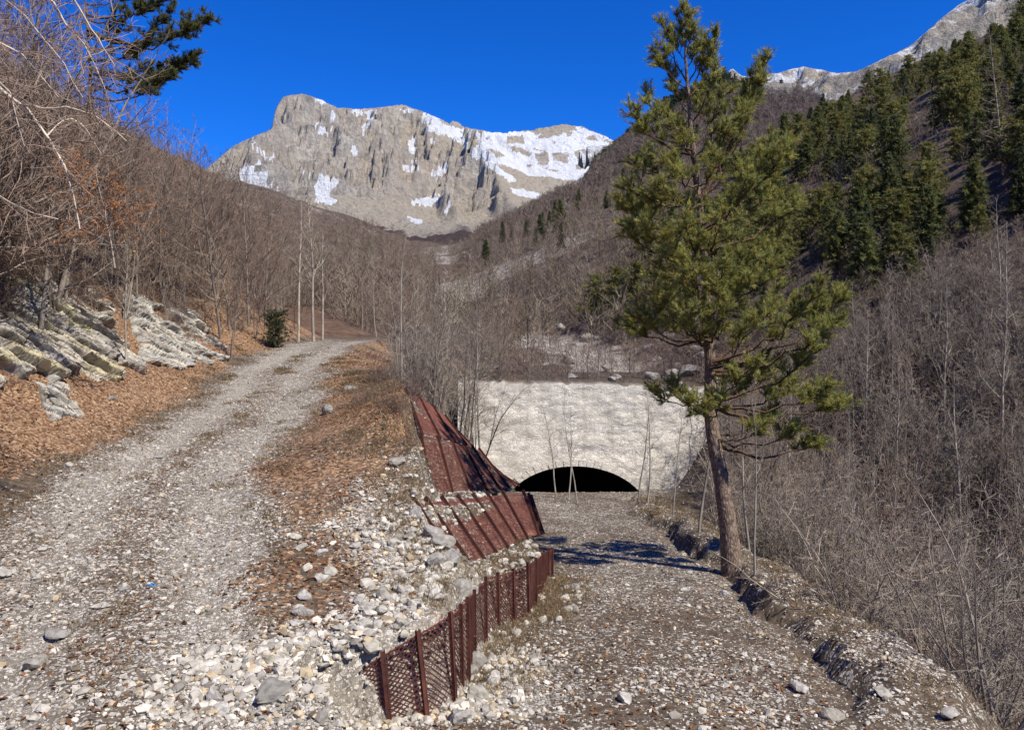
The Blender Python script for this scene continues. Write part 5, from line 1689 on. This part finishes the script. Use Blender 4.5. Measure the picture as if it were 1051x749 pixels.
c = np.array([[.27, .135, .060], [.20, .095, .046], [.37, .235, .125], [.15, .075, .042], [.33, .16, .065]])[rng.integers(0, 5, m)] * rng.uniform(.7, 1.25, (m, 1))
g = Geo()
g.add(V.reshape(-1, 3), np.arange(m * 4).reshape(-1, 4), np.repeat(c, 4, 0))
tag(obj('fallen_leaves', g.mesh('fallen_leaves', M['leaf'])), kind='stuff')

# dead grass
rng = np.random.default_rng(79)
def tufts(centres, per, ln, spread):
    cs_ = np.repeat(np.array(centres), per, 0)
    m = len(cs_)
    p = cs_[:, :2] + rng.normal(size=(m, 2)) * spread
    z = H(p[:, 0], p[:, 1])
    d = nrm(np.stack([rng.normal(size=m) * .6, rng.normal(size=m) * .6, rng.uniform(.3, 1, m)], 1))
    L = ln * rng.uniform(.4, 1.2, (m, 1))
    b = np.stack([p[:, 0], p[:, 1], z - .01], 1)
    s = nrm(np.cross(d, rng.normal(size=(m, 3)))) * .0035 * np.maximum(1, b[:, 1:2] / 9)
    mid = b + d * L * .6
    tip = b + d * L + np.array([0, 0, -1]) * L * .25 + rng.normal(size=(m, 3)) * L * .15
    V = np.stack([b - s, b + s, mid + s * .7, mid - s * .7, tip], 1)
    i = np.arange(m)[:, None] * 5
    c = np.array([[.33, .25, .14], [.25, .18, .10], [.38, .30, .18], [.17, .135, .075], [.22, .13, .085]])[rng.integers(0, 5, m)] * rng.uniform(.7, 1.2, (m, 1))
    return V.reshape(-1, 3), i + np.array([[0, 1, 2, 3]]), i + np.array([[3, 2, 4]]), np.repeat(c, 5, 0)
cen = []
for _ in range(150):                       # bank above the walls
    d = rng.uniform(14, 28); cen.append((row(d)[2] + rng.uniform(-1.3, .2), d))
for _ in range(60):                        # upper lip of the walls
    d = rng.uniform(8.6, 13); cen.append((row(d)[2] + rng.uniform(-.6, .1), d))
for _ in range(110):                       # foot of the lowest wall
    d = rng.uniform(8.6, 15); cen.append((row(d)[4] + abs(rng.normal()) * .35 + .1, d))
for _ in range(170):                       # berm
    d = rng.uniform(8, 30); cen.append((row(d)[7] + rng.uniform(.35, 2.4), d))
for _ in range(130):                       # middle of the upper track
    d = rng.uniform(7, 34); cen.append((row(d)[0] + rng.normal() * .35 + rng.choice([0, 1.9, -1.9]), d))
for _ in range(34):                        # ledge between the two lower walls
    d = rng.uniform(10.2, 15); cen.append((row(d)[4] - rng.uniform(.1, .5), d))
V, f4, f3, c = tufts(cen, 60, .17, .13)
g = Geo()
g.add(V, f4, c)
g.add(V, f3, c)
tag(obj('dry_grass', g.mesh('dry_grass', M['grass'])), kind='stuff')

# single rocks one can point at
ROCKS = []
def rock(px, py, size, label, dims=(1, .7, .5), tone=.40, warm=0.0, seed=1, rz=0.0, group=None, d=None, sub=2, tilt=0.0, cat='rock'):
    if d is None:                          # where the sight line meets the ground
        ds = np.linspace(5.5, 40, 2400)
        xx, zz = (px - CX) / F * ds, (HY - py) / F * ds
        hit = np.where(H(xx, ds) >= zz)[0]
        d = float(ds[hit[0]]) if len(hit) else 30.0
    p = P(px, py, d)
    rg = np.random.default_rng(seed)
    V, Fc = rock_shape(sub, rg, 1.0, 10)
    V = V / np.abs(V).max(0) * np.array(dims) * size
    V = V + .10 * size * fbm(V[:, 0] * 3 / size, V[:, 1] * 3 / size, V[:, 2] * 3 / size, o=3, seed=seed)[:, None] * nrm(V)
    g = Geo()
    tone = tone * (.74 if size < .13 else .55)
    g.add(V, Fc, np.array([tone, tone * (.95 - .04 * warm), tone * (.86 - .25 * warm)]) * np.clip(1 + .5 * fbm(V[:, 0] * 6 / size, V[:, 1] * 6 / size, V[:, 2] * 6 / size, o=2, seed=seed + 3), .55, 1.3)[:, None])
    o = obj('rock', g.mesh('rock', M['stone']))
    o.location = (p[0], p[1], float(H(p[0], p[1])) + size * dims[2] * .35)
    o.rotation_euler = (tilt, tilt * .5, rz)
    return tag(o, label, cat, group)
for i, a in enumerate([
        (284, 708, .24, 'large flat grey slab lying beside the first rusty post', (1, .62, .28), .42, .1), (277, 680, .105, 'rounded tan rock just above the large flat slab', (1, .75, .6), .45, .8),
        (312, 612, .17, 'long white rock at the edge of the leaf litter, uppermost of a touching pair', (.55, 1, .35), .58, 0), (308, 630, .15, 'long grey-white rock, lower of a touching pair in the leaf litter', (.5, 1, .35), .5, 0),
        (220, 669, .10, 'squarish grey rock on the track, left of the leaf litter', (1, .8, .55), .45, .1), (127, 605, .08, 'pale rock with a sharp dark shadow on the left wheel track', (1, .7, .8), .52, 0),
        (5, 591, .12, 'rounded grey rock at the left edge of the upper track', (1, .8, .7), .45, 0), (34, 684, .15, 'pale rock in the worn ground low on the left', (1, .7, .5), .52, .2), (60, 652, .17, 'grey flattish rock sunk in the left wheel track', (1, .75, .3), .45, 0),
        (105, 622, .12, 'flat pale rock between the two wheel tracks', (1, .7, .3), .50, .1), (227, 730, .09, 'white blocky rock left of the flat slab', (.8, .8, .7), .55, 0), (219, 718, .10, 'rounded grey rock beside the white blocky one', (.8, .7, .8), .48, 0),
        (303, 553, .09, 'cream rock with a dark shadow in the leaf litter', (1, .7, .7), .55, .5), (330, 568, .10, 'grey rock at the upper corner of the rock spill', (1, .7, .6), .47, 0), (163, 470, .13, 'white rock at the left edge of the track beside the leaves', (1, .8, .5), .55, 0),
        (70, 479, .12, 'dark-sided pale rock on the left margin of the track', (1, .6, .5), .5, 0), (115, 410, .14, 'pale rock lying in the leaf litter below the outcrop', (1, .7, .6), .52, 0), (195, 376, .25, 'white block fallen at the end of the grey outcrop', (1, .7, .6), .52, 0),
        (337, 423, .22, 'grey boulder in the leaves right of the upper track near the bend', (1, .7, .7), .45, 0), (360, 400, .22, 'pale rock pile stone on the far bank near the bend', (1, .7, .6), .5, 0), (408, 477, .2, 'pale rock at the foot of the upper walls', (1, .8, .6), .5, .3),
        (640, 718, .12, 'white rock in the middle of the lower track, nearest the viewer', (1, .7, .6), .55, .1), (742, 610, .10, 'pale rock on the lower track below the pine', (1, .7, .6), .52, .1), (704, 605, .12, 'flat white rock halfway along the lower track', (1, .6, .35), .55, .1),
        (590, 604, .14, 'grey rock where the track meets the end of the lowest wall', (1, .7, .5), .5, 0), (488, 717, .16, 'big cream rock at the foot of the lowest wall', (1, .8, .7), .52, .3), (470, 740, .14, 'grey-white rock at the foot of the lowest wall, nearest the viewer', (1, .8, .6), .5, 0),
        (507, 700, .12, 'white rock leaning on another at the foot of the lowest wall', (.8, .8, .8), .55, 0), (820, 708, .12, 'pale rock in the shade of the berm', (1, .8, .6), .5, 0), (855, 738, .13, 'cream rock at the bottom end of the berm', (1, .8, .6), .52, .3),
        (975, 735, .13, 'white rock at the lower right among dead twigs', (1, .6, .5), .55, 0), (905, 712, .12, 'dull rock on the outer side of the berm', (1, .8, .5), .42, .2)]):
    rock(a[0], a[1], a[2], a[3], a[4], a[5], a[6], seed=100 + i, rz=.5 * ((i * 37) % 7 - 3))
for i, (px, py, s, d) in enumerate([(487, 603, .19, 9.6), (476, 594, .21, 9.9), (464, 583, .20, 10.4), (455, 570, .19, 10.7), (443, 562, .17, 10.9), (437, 548, .17, 11.2), (428, 536, .16, 11.5), (478, 618, .15, 9.2), (448, 590, .16, 10.2)]):
    rock(px, py, s, ['big grey boulder resting right at the bend of the lowest wall', 'broad grey boulder second from the wall bend, on the edge of the bank', 'grey boulder third from the wall bend along the bank edge', 'pale boulder midway along the bank edge above the leaning wall',
                     'greyish boulder at the near end of the leaning wall', 'white boulder touching the near top corner of the leaning wall', 'pale boulder beside the top of the leaning wall', 'white boulder just in front of the wall bend', 'half-sunk pale boulder set back from the bank edge'][i],
         (1, .8, .7), .47 + .02 * (i % 3), .1 * (i % 2), seed=300 + i, rz=i * .9, d=d)
# heaped stones behind the lowest wall and on the ledges
rng = np.random.default_rng(80)
for k in range(205):
    if k >= 120:
        q = at_s((B_TOP if k < 170 else C_TOP), RNG.uniform(0, .95)) + np.array([-.10, .04, 0]) * RNG.uniform(.2, 2.2)
        x, d = q[0], q[1]
        lab, gp = (('pale broken stone on the narrow ledge along the head of the lower leaning wall', 'stones on the ledge of the leaning wall') if k < 170 else ('pale broken stone lying along the head of the third wall among dead grass', 'stones along the head of the third wall'))
    elif k < 70:
        d = rng.uniform(7.4, 11.0); x = row(d)[2] - abs(rng.normal()) * .65 + .12
        lab, gp = 'pale broken stone in the heap behind the top edge of the lowest rusty wall', 'stones heaped behind the lowest wall'
    elif k < 95:
        d = rng.uniform(11.5, 15.3); x = row(d)[4] - rng.uniform(.06, .40)
        lab, gp = 'pale broken stone on the ledge between the lowest wall and the leaning wall', 'stones on the ledge of the lowest wall'
    else:
        d = rng.uniform(8.2, 15); x = row(d)[4] + rng.uniform(.15, .8)
        lab, gp = 'pale broken stone at the foot of the lowest wall beside the track', 'stones at the foot of the lowest wall'
    px, py = pix(np.array([x, d, float(H(x, d))]))
    rock(px, py, rng.uniform(.05, .115), lab, (1, rng.uniform(.6, .9), rng.uniform(.45, .75)), rng.uniform(.40, .58), rng.uniform(0, .4), seed=400 + k, rz=rng.uniform(0, 6), group=gp, d=d, sub=1, tilt=rng.normal() * .3)
# rocks beyond the dam, on its right
for i, (px, py, s, d) in enumerate([(705, 385, .9, 46), (690, 400, .7, 43), (722, 392, .8, 47), (668, 398, .5, 42), (735, 405, .6, 43)]):
    rock(px, py, s, ['large pale rock above the right end of the dam', 'pale rock on the right shoulder of the dam', 'pale rock behind the pine trunk above the dam', 'small pale rock at the lip of the dam', 'grey rock right of the dam, behind the pine'][i], (1, .8, .6), .5, .1, seed=700 + i, rz=i, d=d)
rng = np.random.default_rng(83)
for k in range(30):
    px, by = rng.uniform(500, 740), rng.uniform(338, 392)
    x, d, ok = sight(px, by, 39, 110, 200)
    if ok[0]:
        rock(px, by, rng.uniform(.18, .6) * d[0] / 50, 'pale boulder among the brush on the debris fan behind the dam', (1, .8, rng.uniform(.5, .8)), rng.uniform(.5, .7), .1, seed=800 + k, rz=rng.uniform(0, 6), group='boulders behind the dam', d=float(d[0]), sub=1)
# scrap of blue litter
g = Geo()
q = rng.normal(size=(5, 5, 3)) * .012
a, b = np.meshgrid(np.linspace(-1, 1, 5), np.linspace(-1, 1, 5))
V = np.stack([a * .045, b * .03, 0 * a + .03], -1) + q
i5 = np.arange(25).reshape(5, 5)
g.add(V.reshape(-1, 3), np.stack([i5[:-1, :-1], i5[:-1, 1:], i5[1:, 1:], i5[1:, :-1]], -1).reshape(-1, 4), (.15, .42, .75))
o = obj('plastic_scrap', g.mesh('plastic_scrap', M['leaf']))
o.location = (P(155, 604, 9.0)[0], 9.0, float(H(P(155, 604, 9.0)[0], 9.0)) + .02)
tag(o, 'tiny crumpled scrap of blue plastic on the stony upper track', 'litter')
# ------------------------------------------------------------------ camera, sun, sky
cam = bpy.data.cameras.new('camera')
cam.sensor_width = 36
cam.lens = F / 1051 * 36
cam.shift_y = (HY - 374.5) / 1051
cam.clip_start, cam.clip_end = .1, 9000
co = obj('camera', cam)
co.rotation_euler = (math.radians(90), 0, 0)
SC.camera = co

SUN = nrm(np.array([.75, -.66, 1.30]))
el = math.asin(SUN[2])
sl = bpy.data.lights.new('sun', 'SUN')
sl.energy = 4.4
sl.angle = math.radians(.53)
sl.color = (1, .93, .81)
so = obj('sun', sl)
so.rotation_euler = Vector(-SUN).to_track_quat('-Z', 'Y').to_euler()
w = bpy.data.worlds.new('World')
SC.world = w
w.use_nodes = True
nt = w.node_tree
bg = nt.nodes['Background']
sky = nt.nodes.new('ShaderNodeTexSky')
sky.sky_type = 'NISHITA'
sky.sun_disc = False
sky.sun_elevation = el
sky.sun_rotation = math.atan2(SUN[0], SUN[1])
sky.altitude = 1800
sky.air_density = 1.0
sky.dust_density = 0.0
sky.ozone_density = 6.0
hs = nt.nodes.new('ShaderNodeHueSaturation')
hs.inputs['Saturation'].default_value = 1.25
hs.inputs['Value'].default_value = 1.0
nt.links.new(sky.outputs[0], hs.inputs['Color'])
mx = nt.nodes.new('ShaderNodeMix')
mx.data_type, mx.blend_type = 'RGBA', 'MULTIPLY'
mx.inputs[0].default_value = 1.0
mx.inputs[7].default_value = (.24, .74, 1.34, 1)      # deep polarised mountain blue
nt.links.new(hs.outputs[0], mx.inputs[6])
nt.links.new(mx.outputs[2], bg.inputs['Color'])
bg.inputs['Strength'].default_value = .085
SC.view_settings.view_transform = 'Standard'
SC.view_settings.look = 'None'
SC.view_settings.exposure = .68
SC.view_settings.gamma = 1
SC.render.engine = 'CYCLES'
SC.cycles.max_bounces = 5
SC.cycles.diffuse_bounces = 3
SC.cycles.transparent_max_bounces = 4
SC.cycles.use_adaptive_sampling = True
SC.cycles.adaptive_threshold = .015
SC.cycles.use_denoising = True
bpy.context.view_layer.update()
